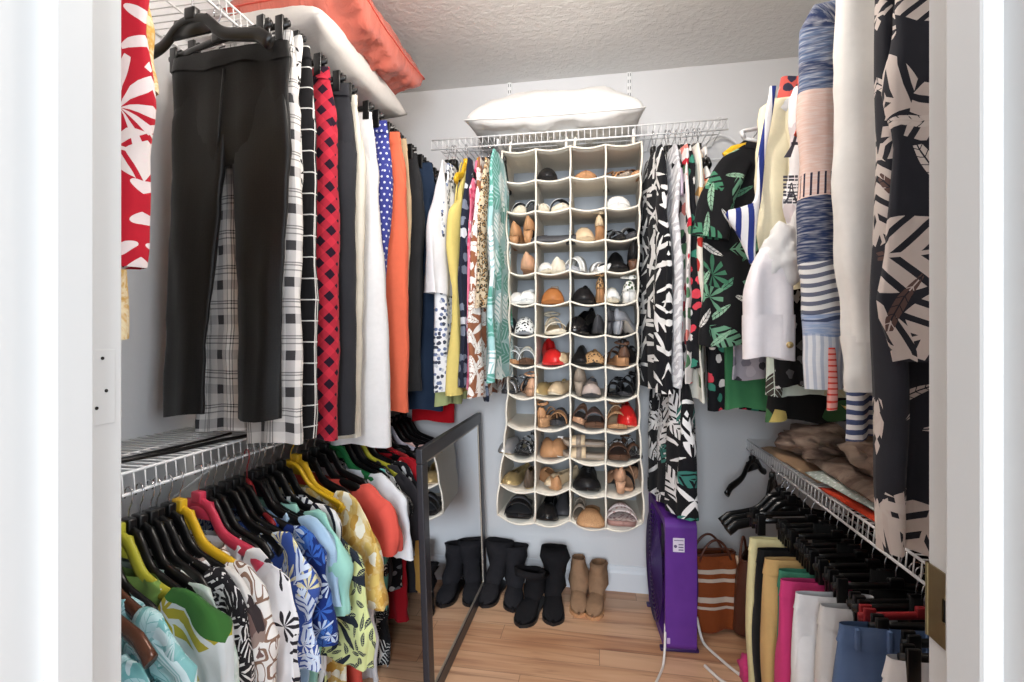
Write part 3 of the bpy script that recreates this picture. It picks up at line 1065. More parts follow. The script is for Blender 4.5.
GS = 'shirts crowded on the lower left rail'
GLH = 'hangers on the lower left rail'
def lshirt(nm, desc, cat, mat, Y, hcol, hlab, yaw=-14, xc=-.955, kind='shirt', half=.205, hyaw=None, **k):
    dz = k.pop('dz', 0.0)
    rnd = random.Random(k.get('seed', 0) * 7 + 1)
    k['sl'] = k.get('sl', .18) * rnd.uniform(.85, 1.2); k['slw'] = k.get('slw', .085) * rnd.uniform(.85, 1.05); k['out'] = k.get('out', .045) * rnd.uniform(.7, 1.15)
    yaw += rnd.uniform(-4, 4)
    k.setdefault('S', .195); k.setdefault('hw', .205); k.setdefault('th', .015); k.setdefault('L', .58)
    k.setdefault('neck', .135); k.setdefault('drop', .055); k.setdefault('wr', .015)
    g_shirt(nm, desc, cat, mat, (xc, Y, BLL - .150 + dz), R(yaw), GS, **k)
    if hlab:
        hanger(kind, hcol, hlab, (XLIP, Y, BLL), R(hyaw if hyaw is not None else yaw), GLH, half=half, drop=.105)

lshirt('blouse', 'pale blue floral blouse on translucent hanger, nearest the left door jamb', 'blouse', F_paleblue, .655, M_hwhite, 'pale translucent hanger at the very front of the lower left rail', kind='tube', dz=-.05, seed=51)
lshirt('blouse', 'turquoise blouse with white floral outlines on a bronze-brown hanger', 'blouse', F_turq, .745, M_hwood, 'glossy bronze-brown hanger holding the turquoise floral blouse', kind='shirt', dz=-.06, half=.255, seed=52, sl=.2)
lshirt('shirt', 'plain turquoise sleeveless top behind the bronze-brown hanger', 'top', F_turq, .785, M_hwood, 'second bronze-brown hanger, partly hidden behind the turquoise blouse', seed=53, sl=.1, half=.2)
lshirt('blouse', 'white blouse with big green and olive palm leaves on an olive hanger', 'blouse', F_palm, .835, M_holive, 'olive green hanger holding the palm leaf blouse', seed=54, sl=.2, slw=.1, out=.05, dz=.005)
lshirt('blouse', 'sage watercolour blouse right behind the palm leaf blouse', 'blouse', F_sage, .885, M_hblack, 'black hanger holding the sage watercolour blouse', seed=55, sl=.14)
lshirt('shirt', 'black and white zebra-leaf shirt below the sage blouse', 'shirt', F_zeb, .925, M_hblack, 'black hanger holding the zebra-leaf shirt', seed=56, sl=.24, out=.035)
lshirt('blouse', 'white blouse with small taupe floral print before the chain print blouse', 'blouse', F_bwflor, .955, M_hblack, 'black hanger holding the taupe floral blouse', seed=57, sl=.12, out=.03)
lshirt('blouse', 'white blouse with brown chain-link print on the lower left rail', 'blouse', F_chain, .985, M_hyellow, 'bright yellow hanger holding the chain-link blouse', kind='shirt', seed=58, sl=.26, out=.04)
lshirt('blouse', 'white blouse with black embroidered flowers on a crimson hanger', 'blouse', F_embr, 1.04, M_hpink, 'crimson hanger holding the embroidered white blouse', seed=59, sl=.3, slw=.09, out=.055)
for i, (Y, dd) in enumerate(((1.085, 'first of the black hangers behind the crimson hanger'), )):
    hanger('shirt', M_hblack, dd, (XLIP, Y, BLL), R(-14), GLH, half=.2, drop=.105)
lshirt('shirt', 'cobalt blue shirt with white and cream flowers on the lower left rail', 'shirt', F_blue, 1.125, M_hblack, 'black hanger holding the cobalt floral shirt', seed=60, sl=.22, slw=.1, out=.035)
lshirt('shirt', 'navy and cobalt leaf print shirt behind the cobalt floral shirt', 'shirt', F_blue2, 1.175, M_hblack, 'black hanger holding the navy leaf print shirt', seed=61, sl=.24, slw=.1, out=.045)
lshirt('shirt', 'sky blue plain shirt between the navy leaf print and mint shirts', 'shirt', F_sky, 1.22, M_hblack, 'black hanger holding the sky blue shirt', seed=62, sl=.13, slw=.09, out=.03)
lshirt('shirt', 'plain mint green shirt on the lower left rail', 'shirt', F_mint, 1.265, M_hblack, 'black hanger holding the mint shirt', seed=63, sl=.2, slw=.1, out=.065, dz=.01)
lshirt('top', 'navy and white striped top behind the mint shirt', 'top', F_navst, 1.305, M_hblack, 'black hanger holding the navy striped top', seed=64, sl=.1, out=.02, dz=.012)
lshirt('blouse', 'pale blouse with dark butterfly-wing sleeves on the lower left rail', 'blouse', F_bfly, 1.30, M_hblack, None, seed=65, sl=.25, slw=.11, out=.085, smat=F_bfly2, dz=-.07, L=.5)
hanger('shirt', M_hblack, 'black hanger directly in front of the two mustard yellow hangers', (XLIP, 1.35, BLL), R(-14), GLH, half=.195, drop=.105)
hanger('tube', M_hyellow, 'front one of two adjoining mustard yellow hangers on the lower rail', (XLIP, 1.40, BLL), R(-12), GLH, half=.2, drop=.105)
lshirt('blouse', 'yellow floral blouse with ruffled sleeves on the lower left rail', 'blouse', F_yelflor, 1.43, M_hyellow, 'rear one of two adjoining mustard yellow hangers, holding the yellow floral blouse', seed=66, sl=.26, slw=.115, out=.06, L=.7, flare=.03)
lshirt('tee', 'coral red t-shirt on the lower left rail', 't-shirt', F_coral, 1.53, M_hblack, 'black hanger holding the coral t-shirt', seed=67, sl=.17, slw=.1, out=.085, L=.72)
hanger('shirt', M_hblack, 'black hanger with its arm showing between the coral and white tees', (XLIP, 1.59, BLL), R(-12), GLH, half=.195, drop=.105)
lshirt('tee', 'white t-shirt next to the coral red t-shirt', 't-shirt', F_tee, 1.66, M_hgreen, 'green hanger holding the white t-shirt', kind='shirt', seed=68, sl=.19, slw=.1, out=.09, L=.74)
lshirt('dress', 'black, white and aqua printed dress between white tee and red garments', 'dress', F_aquabw, 1.745, M_hblack, 'black hanger holding the black, white and aqua dress', seed=69, sl=.1, out=.045, L=.76, hw=.21)
lshirt('top', 'charcoal top hanging behind the white t-shirt', 'top', F_dark, 1.79, M_holive, 'olive hanger holding the charcoal top', seed=70, sl=.2, out=.065, L=.45)
lshirt('top', 'black top with white specks behind the charcoal top', 'top', F_blkdot, 1.845, M_hblack, 'black hanger holding the speckled black top', seed=71, sl=.18, out=.06, L=.5)
lshirt('dress', 'deep red dress just left of the leaning mirror', 'dress', F_redj, 1.905, M_hblack, 'black hanger holding the deep red dress', seed=72, sl=.22, out=.065, L=.66)
g_drape('sash', 'narrow mustard tan sash hanging beside the deep red dress', 'sash', F_tanj, (-.705, 1.86, .66), R(-8), GS, [(0, -.016, .016, .006), (-.2, -.017, .017, .007), (-.47, -.018, .018, .007)], seed=73, rows=12, n=14, ripple=.002)
lshirt('top', 'bright red top at the mirror\'s upper front corner', 'top', F_redj, 1.965, M_hred, 'red hanger holding the bright red top', seed=74, sl=.2, out=.055, L=.6)
for i, Y in enumerate((2.02, 2.075, 2.13)):
    lshirt('top', ['charcoal top hanging second behind the bright red top', 'black top hidden behind the lilac-grey hanger', 'pale pink top at the back end of the lower left rail'][i], 'top',
           [F_dark, F_blackknit, F_pinkst][i], Y, [M_hblack, M_hgrey, M_hblack][i],
           ['black hanger right behind the red hanger', 'lilac-grey hanger near the back of the lower left rail', 'black hanger holding the pale pink top'][i], seed=75 + i, sl=.12, out=.03, L=.6)
for i, Y in enumerate((2.185, 2.24, 2.295)):
    hanger('shirt', M_hblack, ['front', 'middle', 'rearmost'][i] + ' of three bare black hangers at the back end of the lower left rail', (XLIP, Y, BLL), R(-12), GLH, half=.2, drop=.105)
for i, Y in enumerate((.80, .86, .91)):
    hanger('shirt', M_hblack, ['front', 'middle', 'rear'][i] + ' of three black hangers crowding the palm leaf blouse\'s olive hanger', (XLIP, Y, BLL), R(-14), GLH, half=.185, drop=.105)
hanger('tube', M_hred, 'dark red hanger low among black hangers under the plaid trousers', (XLIP, 1.205, BLL), R(-28), GLH, half=.15)
for i, (Y, dd) in enumerate(((1.06, 'black hanger tucked right behind the crimson hanger'), (1.15, 'black hanger between the two blue floral shirts'), (1.24, 'black hanger between the sky blue and mint shirts'),
                             (1.48, 'black hanger between the yellow floral blouse and coral tee'), (1.70, 'black hanger just behind the green hanger'), (1.76, 'black hanger beside the printed dress, before the olive hanger'))):
    hanger('shirt', M_hblack, dd, (XLIP, Y, BLL), R(-13), GLH, half=.19, drop=.105)

# ---- leaning mirror
M_frame = paint('charcoal_frame_wood', (48, 48, 54), .35)
g = G('mirror_glass', .03, 1.0); M_mirror = g.out((.76, .78, .81, 1))
lean = math.atan2(.03, .83)
t = thing('leaning_mirror', 'large black framed mirror leaning against the lower left clothes', 'mirror', (-.528, 1.50, .001), 0, rot=(0, -lean, 0))
mlen, mh, fw = .80, .835, .048
def mframe(y0, y1, z0, z1):
    b = bmesh.new(); box(b, -.022, 0, y0, y1, z0, z1, .004); return b
finish('frame_rail', mframe(0, mlen, 0, fw), M_frame, t, False)
finish('frame_rail', mframe(0, mlen, mh - fw, mh), M_frame, t, False)
finish('frame_stile', mframe(0, fw, fw, mh - fw), M_frame, t, False)
finish('frame_stile', mframe(mlen - fw, mlen, fw, mh - fw), M_frame, t, False)
b = bmesh.new(); box(b, -.012, -.006, fw - .004, mlen - fw + .004, fw - .004, mh - fw + .004); finish('mirror_glass', b, M_mirror, t, False)
b = bmesh.new()
for (y0, y1, z0, z1) in ((fw, mlen - fw, fw, fw + .006), (fw, mlen - fw, mh - fw - .006, mh - fw), (fw, fw + .006, fw, mh - fw), (mlen - fw - .006, mlen - fw, fw, mh - fw)):
    box(b, -.007, -.003, y0, y1, z0, z1)
finish('inner_bead', b, paint('champagne_bead', (168, 160, 148), .3, .5), t, False)

# ---- bedding on the upper shelves
def pillow(name, label, cat, mat, loc, size, rz, seed, wr=.012, pinch=.75, rx=0.0, ry=0.0, group=None, nu=56, nv=30, piping=None, sharp=.5, belly=1.0):
    t = thing(name, label, cat, loc, rz, group, rot=(rx, ry, rz))
    b = bmesh.new()
    uvl = b.loops.layers.uv.verify()
    sx, sy, sz = size
    V = []
    for side in (1, -1):
        grid = []
        for i in range(nu + 1):
            rowv = []
            for j in range(nv + 1):
                u = -1 + 2 * i / nu; v = -1 + 2 * j / nv
                hgt = (max(0, 1 - abs(u) ** 2.6) * max(0, 1 - abs(v) ** 2.6)) ** sharp
                cx = 1 - .07 * (1 - abs(u)) * 0 - .06 * (1 - v * v) * 0
                x = u * sx / 2 * (1 - .05 * (1 - v * v) * (abs(u) ** 3))
                y = v * sy / 2 * (1 - .07 * (1 - u * u) * (abs(v) ** 3))
                q = noise.noise(Vector((u * 3 + seed, v * 2.5, side))) + .6 * noise.noise(Vector((u * 8 + seed, v * 6, side * 2)))
                q += .9 * (1 - abs(noise.noise(Vector((u * 5 + v * 3 + seed * 2, v * 6 - u * 4, seed))))) - .6
                z = side * hgt * sz / 2 * ((2 - belly) if side > 0 else belly) + q * wr * (hgt + .15)
                rowv.append(Vector((x, y, z)))
            grid.append(rowv)
        V.append(grid)
    top = [[b.verts.new(p) for p in r] for r in V[0]]
    bot = []
    for i in range(nu + 1):
        r = []
        for j in range(nv + 1):
            if i in (0, nu) or j in (0, nv):
                r.append(top[i][j])
            else:
                r.append(b.verts.new(V[1][i][j]))
        bot.append(r)
    for grid, fl in ((top, False), (bot, True)):
        for i in range(nu):
            for j in range(nv):
                q = [grid[i][j], grid[i + 1][j], grid[i + 1][j + 1], grid[i][j + 1]]
                ij = [(i, j), (i + 1, j), (i + 1, j + 1), (i, j + 1)]
                if fl:
                    q.reverse(); ij.reverse()
                try:
                    f = b.faces.new(q)
                except ValueError:
                    continue
                for lp, (a, c) in zip(f.loops, ij):
                    lp[uvl].uv = (a / nu * sx, c / nv * sy)
    finish('cover', b, mat, t)
    if piping:
        b = bmesh.new()
        pts = [top_p for top_p in [V[0][i][0] for i in range(nu + 1)] + [V[0][nu][j] for j in range(1, nv + 1)] + [V[0][i][nv] for i in range(nu - 1, -1, -1)] + [V[0][0][j] for j in range(nv - 1, -1, -1)]]
        tube(b, pts, .003, 6, cap=False); finish('piping', b, piping, t)
    return t

def quilt_fab(g, uv):
    n, _ = g.noise(g.vm('MULTIPLY', uv, (160, 14, 1)), 1.0, 3, .6)
    return g.mix(g.mul(n, .35), srgb(232, 228, 224), srgb(196, 190, 186))
F_bolster = fabric('ribbed_white_cover', quilt_fab, wst=.5)
F_pillow = fabric('white_pillow_cotton', P_plain((222, 220, 217), .03))
g = G('glossy_coral_nylon', .22, spec=.6)
uv = g.coord('UV')
n, _ = g.noise(uv, 22, 4, .6, 1.2)
g.bump(n, .6, .012)
F_coralbag = g.out(g.mix(n, srgb(196, 98, 84), srgb(216, 124, 108)))
pillow('ribbed_pillow', 'white ribbed pillow lying on the upper left wire shelf', 'pillow', F_bolster, (-.975, 1.625, ZU + .062), (.66, .37, .165), PI / 2, 3, wr=.006, group='bedding stored on the upper shelves', sharp=.4, belly=.75)
pillow('nylon_bag', 'shiny coral nylon bedding bag lying on top of the white ribbed pillow', 'bag', F_coralbag, (-.935, 1.66, ZU + .18), (.60, .44, .19), PI / 2, 8, wr=.022, sharp=.3, rx=R(-6), ry=R(0), group='bedding stored on the upper shelves', piping=paint('coral_seam', (214, 84, 70), .35))
pillow('bed_pillow', 'plump white pillow lying on the back wire shelf', 'pillow', F_pillow, (-.195, 2.20, ZU + .046), (.74, .36, .19), R(1), 5, wr=.016, sharp=.40, belly=.45, group='bedding stored on the upper shelves', piping=F_pillow)

# ================================================================ BACK WALL
BB = ZU - .043
F_wknit = fabric('white_textured_knit', P_plain((232, 232, 236), .06), weave=300, wst=.6)
F_yelknit = fabric('yellow_crepe', P_plain((224, 204, 122), .12))
F_navflor = fabric('navy_grey_floral', P_blobs((38, 42, 58), [(206, 210, 216), (120, 128, 144), (38, 42, 58)], .05, .36, 6, .8))
F_leop = fabric('leopard_print', P_leopard((222, 202, 172), (48, 38, 34), (190, 150, 104), .02))
F_pink = fabric('pink_print', P_blobs((226, 120, 146), [(240, 214, 220), (200, 70, 104)], .03, .34, 2))
F_brleaf = fabric('brown_white_leaf_print', P_leaves((150, 96, 70), [(.075, 'leaf', [(244, 238, 232)], 1, .72, .2), (.085, 'leaf', [(244, 238, 232)], 6, .7, .2), (.07, 'solid', [(240, 232, 226)], 9, .66, .15)]))
F_mintleaf = fabric('mint_palm_print', P_leaves(P_cloud([(172, 208, 210), (148, 194, 194), (200, 224, 228)], 6, 1), [(.1, 'frond', [(232, 244, 242), (96, 160, 146)], 2, .7, .32), (.12, 'frond', [(84, 170, 120), (226, 242, 240)], 5, .66, .26, .4)]))
F_bluefl = fabric('blue_white_small_floral', P_blobs((236, 238, 242), [(110, 124, 160), (70, 76, 92), (196, 200, 210)], .02, .36, 3))
F_lime = fabric('pale_lime_cotton', P_plain((206, 214, 150), .08))
F_multi = fabric('dark_multicolour_print', P_blobs((40, 38, 42), [(190, 150, 60), (220, 214, 206), (90, 86, 92), (40, 38, 42)], .04, .38, 9))
GB = 'garments on the left part of the back rail'
GBH = 'hangers on the back rail'
def bgar(nm, desc, cat, mat, X, ctrl, hlab, hcol=None, kind='shirt', half=.115, yaw=None, yc=2.085, dz=-.09, **k):
    yaw = yaw if yaw is not None else (83 if X < 0 else 99)
    g_drape(nm, desc, cat, mat, (X, yc, BB + dz), R(yaw), k.pop('grp', GB), ctrl, **k)
    if hlab:
        hanger(kind, hcol or M_hblack, hlab, (X, YLIP, BB), R(yaw), GBH, half=half)
def tank(L, a=.13, b=.19, th=.016, fl=0.0):
    return [(0, -a, a, .008), (-.06, -a - .02, a + .02, .012), (-.2, -b * .9, b * .9, th), (-L * .5, -b, b, th), (-L, -b - fl, b + fl, th * 1.2)]
# local -x end faces the viewer
bgar('dress', 'pale lime dress showing its hem below the white knit top', 'dress', F_lime, -.655, tank(1.03, .08, .12), 'black hanger holding the pale lime dress', seed=101, yc=2.16)
bgar('knit_top', 'white textured knit top with ragged hem at left end of the back rail', 'top', F_wknit, -.635, tank(.56, .12, .2, .028, .02), 'grey wire-necked hanger holding the white knit top', seed=102, edge=.012, ripple=.016)
bgar('dress', 'white dress with blue floral hem below the white knit top', 'dress', F_bluefl, -.622, tank(.96, .08, .17, .012), 'black hanger holding the blue floral dress', seed=103)
bgar('halter_dress', 'yellow halter dress on the back rail left of the shoe organizer', 'dress', F_yelknit, -.572, [(-.02, -.03, .03, .01), (-.16, -.10, .10, .02), (-.22, -.165, .165, .024), (-.4, -.165, .165, .024), (-.6, -.14, .14, .022), (-.965, -.17, .17, .03)], 'yellow hanger holding the halter dress', M_hyellow, seed=104, straps=[(-.05, -.12, -.2), (.05, .12, -.2)], ripple=.01)
bgar('dress', 'navy and grey floral dress behind the yellow halter dress', 'dress', F_navflor, -.512, tank(.93, .13, .185), 'yellow hanger holding the navy floral dress', M_hyellow, seed=105)
bgar('dress', 'pink print dress showing a thin edge next to the brown leaf dress', 'dress', F_pink, -.497, tank(.94, .09, .19, .008), 'black hanger holding the pink print dress', seed=106)
bgar('dress', 'brown dress with white leaf print left of the shoe organizer', 'dress', F_brleaf, -.472, tank(.975, .13, .195, .018, .015), 'black hanger holding the brown leaf dress', seed=107)
bgar('top', 'leopard print top over the brown leaf dress', 'top', F_leop, -.447, tank(.62, .12, .195, .014), 'black hanger holding the leopard print top', seed=108, ripple=.006)
bgar('dress', 'mint palm print dress touching the shoe organizer\'s left side', 'dress', F_mintleaf, -.405, tank(.9, .1, .16, .016, .035), 'black hanger holding the mint palm dress', seed=109, ripple=.008, yc=1.985, yaw=88)
g_drape('belt', 'dark blue sash end dangling under the brown leaf dress', 'sash', F_navflor, (-.468, 2.0, 1.02), R(90), GB, [(0, -.02, .02, .005), (-.06, -.022, .022, .008), (-.1, -.012, .012, .006)], seed=110, rows=8, n=12)

# right part of the back rail
F_bwpalm = fabric('black_white_palm', P_leaves((26, 26, 30), [(.085, 'solid', [(238, 236, 234)], 2, .85, .085), (.10, 'solid', [(232, 230, 228)], 7, .8, .09), (.07, 'solid', [(236, 234, 232)], 4, .8, .1, .6)]))
F_wgrey = fabric('white_grey_scribble', P_zebra((232, 231, 232), (196, 194, 198), 14, 9))
F_bwpalm2 = fabric('black_white_zebra_palm', P_leaves((24, 24, 28), [(.13, 'frond', [(240, 238, 238)], 3, .72, .24, .8), (.09, 'solid', [(236, 234, 234)], 8, .85, .085), (.11, 'frond', [(60, 120, 110), (238, 236, 236)], 12, .6, .2, .5)]))
F_redflor = fabric('white_red_pink_floral', P_blobs((240, 232, 228), [(206, 44, 62), (232, 140, 130), (46, 44, 50), (90, 130, 96)], .06, .38, 4))
F_cactus = fabric('cream_cactus_print', P_leaves((238, 234, 222), [(.1, 'solid', [(128, 144, 96), (196, 60, 54), (104, 120, 88), (214, 168, 110)], 3, .34, .2)]))
F_blkwin = fabric('white_black_line_check', P_window((238, 236, 232), (30, 30, 34), .07, .006))
F_peach = fabric('peach_print', P_blobs((238, 196, 160), [(222, 110, 84), (120, 60, 60), (246, 226, 200)], .04, .4, 5))
F_lilac = fabric('lilac_satin', P_plain((214, 196, 214), .08), .5)
F_darkfl = fabric('black_fine_floral', P_blobs((28, 28, 32), [(214, 70, 84), (60, 130, 110), (226, 222, 218), (28, 28, 32)], .045, .36, 8))
GB2 = 'garments on the right part of the back rail'
bgar('maxi_dress', 'long black dress with zebra-like palm fronds, lowest hem right of organizer', 'dress', F_bwpalm2, .275, [(0, -.09, .09, .008), (-.06, -.10, .10, .012), (-.3, -.10, .12, .014), (-.8, -.12, .14, .016), (-1.0, -.20, .18, .03), (-1.40, -.23, .20, .036)], 'black hanger holding the long palm frond dress', seed=121, grp=GB2, yaw=104)
bgar('dress', 'black dress with white palm leaves touching organizer\'s right side', 'dress', F_bwpalm, .212, tank(.94, .135, .19, .018), 'black hanger holding the palm leaf dress beside the organizer', seed=122, grp=GB2)
bgar('dress', 'white and pale grey scribble dress between black palm and floral dresses', 'dress', F_wgrey, .262, tank(.92, .125, .19, .016), 'black hanger holding the white scribble dress', seed=123, grp=GB2, ripple=.006)
bgar('dress', 'white dress with red and pink flowers on the back rail', 'dress', F_redflor, .302, tank(.9, .12, .185, .012), 'black hanger holding the red floral dress', seed=124, grp=GB2)
bgar('top', 'lilac satin top showing at the rail among dark hangers', 'top', F_lilac, .275, tank(.2, .09, .16, .012), 'black hanger holding the lilac satin top', seed=125, grp=GB2)
bgar('dress', 'black dress with small coloured flowers next to cactus print dress', 'dress', F_darkfl, .322, tank(.85, .12, .18, .012), 'black hanger holding the small flower dress', seed=126, grp=GB2)
bgar('dress', 'cream dress with green cactus print on the back rail', 'dress', F_cactus, .345, tank(.97, .125, .19, .012), 'black hanger holding the cactus print dress', seed=127, grp=GB2)
bgar('top', 'peach printed top near right end of the back rail', 'top', F_peach, .37, tank(.28, .08, .15, .014), 'black hanger holding the peach top', seed=128, grp=GB2)
bgar('top', 'white top with black line check at right end of the back rail', 'top', F_blkwin, .388, tank(.62, .08, .195, .01), 'black hanger holding the line check top', seed=129, grp=GB2)
bgar('scarf', 'thin multicolour scarf at right end of back rail', 'scarf', F_multi, .35, tank(.4, .05, .1, .01), None, seed=130, grp=GB2)
hanger('tube', M_hwhite, 'white hanger lying on the back wall right of the back shelf', (.53, 2.35, 2.17), R(4), GBH, half=.22)

# ---------------------------------------------------------------- hanging shoe organizer
M_canvas = fabric('ivory_canvas', P_plain((226, 218, 204), .05))
M_canvasin = fabric('pale_grey_lining', P_plain((206, 210, 216), .05))
M_binding = fabric('cream_binding', P_plain((238, 231, 216), .04))
OX0, OX1, OYF, OYB, OZ1, OZ0, OR, OC = -.409, .165, 2.065, 2.352, 1.985, .441, 12, 4
org = thing('shoe_organizer', 'tall ivory canvas hanging shoe organizer with four columns of open compartments', 'shoe organizer', ((OX0 + OX1) / 2, 2.2, OZ0))
ocx, ocy = (OX0 + OX1) / 2, 2.2
cw = (OX1 - OX0) / OC
rh = (OZ1 - OZ0) / OR

def sagf(f):
    """droop of a shelf's front edge inside a compartment, f in 0..1 across"""
    return math.sin(PI * f)

def front(ci, r):
    """front edge position offsets at seam ci (0..4) for shelf r (0 top .. 12 bottom)"""
    k = (r / OR)
    fwd = [.0, -.035, -.022, -.038, .0][ci] * (.2 + .8 * k)
    dz = [0, -.012, .004, -.014, .004][ci] * (.25 + .75 * k)
    return fwd, dz
def shelf_pt(ci, f, r, d, sag=True):
    """point on shelf r, column ci, fraction f across, depth d 0 front..1 back"""
    f0, z0 = front(ci, r); f1, z1 = front(ci + 1, r)
    fw = f0 * (1 - f) + f1 * f; dz = z0 * (1 - f) + z1 * f
    s = sagf(f)
    k = .35 + .65 * (r / OR)
    xf = ci + f
    pinch = (.034 * max(0, 1 - xf) - .018 * max(0, xf - 3)) * math.sin(PI * min(1, r / OR * 1.08)) * (1 - .35 * d)
    flare = (-.02 * max(0, 1 - xf) + .006 * max(0, xf - 3)) * max(0, r / OR - .8) / .2 * (1 - d)
    x = OX0 + xf * cw + pinch + flare
    y = OYF + (fw - .014 * s * k) * (1 - d) + (OYB - OYF) * d
    z = OZ1 - r * rh + (dz - .017 * s * (.7 + .3 * k)) * (1 - d) ** 1.5 - .006 * s * math.sin(PI * d)
    return Vector((x - ocx, y - ocy, z - OZ0))

def org_finish(name, bm, m):
    return finish(name, bm, m, org)
NF, ND = 10, 6
for r in range(OR + 1):
    bm = bmesh.new()
    uvl = bm.loops.layers.uv.verify()
    for ci in range(OC):
        V = [[bm.verts.new(shelf_pt(ci, i / NF, r, j / ND)) for j in range(ND + 1)] for i in range(NF + 1)]
        W = [[bm.verts.new(v.co + Vector((0, 0, -.0035))) for v in rowv] for rowv in V]
        for A, fl in ((V, 0), (W, 1)):
            for i in range(NF):
                for j in range(ND):
                    q = [A[i][j], A[i + 1][j], A[i + 1][j + 1], A[i][j + 1]]
                    if fl: q.reverse()
                    fc = bm.faces.new(q)
                    for lp in fc.loops: lp[uvl].uv = (lp.vert.co.x, lp.vert.co.y)
        for i in range(NF):
            bm.faces.new((V[i][0], W[i][0], W[i + 1][0], V[i + 1][0]))
    org_finish('shelf', bm, M_canvas)
    bm = bmesh.new()
    pts = []
    for ci in range(OC):
        for i in range(NF + (1 if ci == OC - 1 else 0)):
            pts.append(shelf_pt(ci, i / NF, r, 0) + Vector((0, -.001, -.002)))
    tube(bm, pts, .0042, 6, flat=(.7, 1.0))
    org_finish('shelf_binding', bm, M_binding)
for ci in range(OC + 1):
    bm = bmesh.new()
    uvl = bm.loops.layers.uv.verify()
    def pp(r, d, dx):
        c, f = (ci, 0.0) if ci < OC else (OC - 1, 1.0)
        fr = r - math.floor(r)
        p = shelf_pt(c, f, r, d)
        bow = .006 * math.sin(PI * fr) * (1 if ci == OC else -1 if ci == 0 else .5)
        return p + Vector((dx + bow, 0, 0))
    NR = OR * 3
    for dx, fl in ((-.0016, 0), (.0016, 1)):
        A = [[bm.verts.new(pp(i / 3.0, j / ND, dx)) for j in range(ND + 1)] for i in range(NR + 1)]
        for i in range(NR):
            for j in range(ND):
                q = [A[i][j], A[i][j + 1], A[i + 1][j + 1], A[i + 1][j]]
                if fl: q.reverse()
                fc = bm.faces.new(q)
                for lp in fc.loops: lp[uvl].uv = (lp.vert.co.y, lp.vert.co.z)
    org_finish('side_panel' if ci in (0, OC) else 'divider', bm, M_canvas)
    bm = bmesh.new()
    tube(bm, [pp(i / 3.0, 0, 0) + Vector((0, -.002, 0)) for i in range(NR + 1)], .0042, 6, flat=(1.0, .8))
    org_finish('edge_binding', bm, M_binding)
bm = bmesh.new()
box(bm, OX0 - ocx, OX1 - ocx, OYB - ocy - .003, OYB - ocy, 0, OZ1 - OZ0)
org_finish('back_panel', bm, M_canvasin)
for x in (OX0 + .03, OX0 + 2 * cw - .018, OX0 + 2 * cw + .018, OX1 - .03):
    bm = bmesh.new()
    tube(bm, [(x - ocx, OYF - ocy + .015, OZ1 - OZ0 - .012), (x - ocx, OYF - ocy + .02, OZ1 - OZ0 + .03), (x - ocx + .004, YLIP - ocy, BB + .012 - OZ0)], .0055, 8, flat=(1.0, .35))
    org_finish('hanging_strap', bm, M_binding)
bm = bmesh.new()
for sx_, sz_ in ((-.008, -.018), (.008, -.018), (-.008, -.03), (.010, -.03), (-.006, -.055), (.012, -.056)):
    x = OX0 + 2 * cw - ocx + sx_
    tube(bm, [(x, OYB - ocy - .004, OZ1 - OZ0 + sz_ - .02), (x, OYB - ocy - .008, OZ1 - OZ0 + sz_ - .02)], .003, 8)
org_finish('rivets', bm, M_dark)

# ================================================================ SHOES
_sm = {}
def leather(rgb, rough=.5, spec=.4, met=0.0, var=.12):
    k = (rgb, rough, met)
    if k not in _sm:
        _sm[k] = paint('shoe_leather', rgb, rough, met, spec, var, 60)
    return _sm[k]
def suede(rgb):
    k = (rgb, 'suede')
    if k not in _sm:
        g = G('shoe_suede', .95, sheen=.0, spec=.1)
        v = g.coord('Object')
        n, _ = g.noise(v, 40, 3); c = srgb(rgb)
        g.out(g.mix(n, tuple(x * .72 for x in c[:3]) + (1,), tuple(min(1, x * 1.25) for x in c[:3]) + (1,)))
        n2, _ = g.noise(v, 700, 1); g.bump(n2, .3, .001)
        _sm[k] = g.m
    return _sm[k]
def patt(name, a, b, scale):
    if name not in _sm:
        g = G('shoe_' + name, .6)
        d = g.voro(g.coord('Object'), scale, 1.0, dims='3D').outputs['Distance']
        _sm[name] = g.out(g.mix(g.lt(d, .38), srgb(a), srgb(b)))
    return _sm[name]

OUT = [(0, .0), (.03, .34), (.10, .60), (.2, .70), (.34, .66), (.46, .70), (.6, .88), (.72, 1.0), (.82, .98), (.91, .78), (.97, .42), (1, .0)]
def fw(t):
    for (a, b), (c, d) in zip(OUT, OUT[1:]):
        if t <= c:
            f = (t - a) / (c - a)
            f = f * f * (3 - 2 * f) * .5 + f * .5
            return b + (d - b) * f
    return 0.0
TS = [0, .012, .03, .06, .1, .16, .22, .3, .38, .46, .54, .62, .7, .78, .85, .9, .94, .97, .988, 1.0]

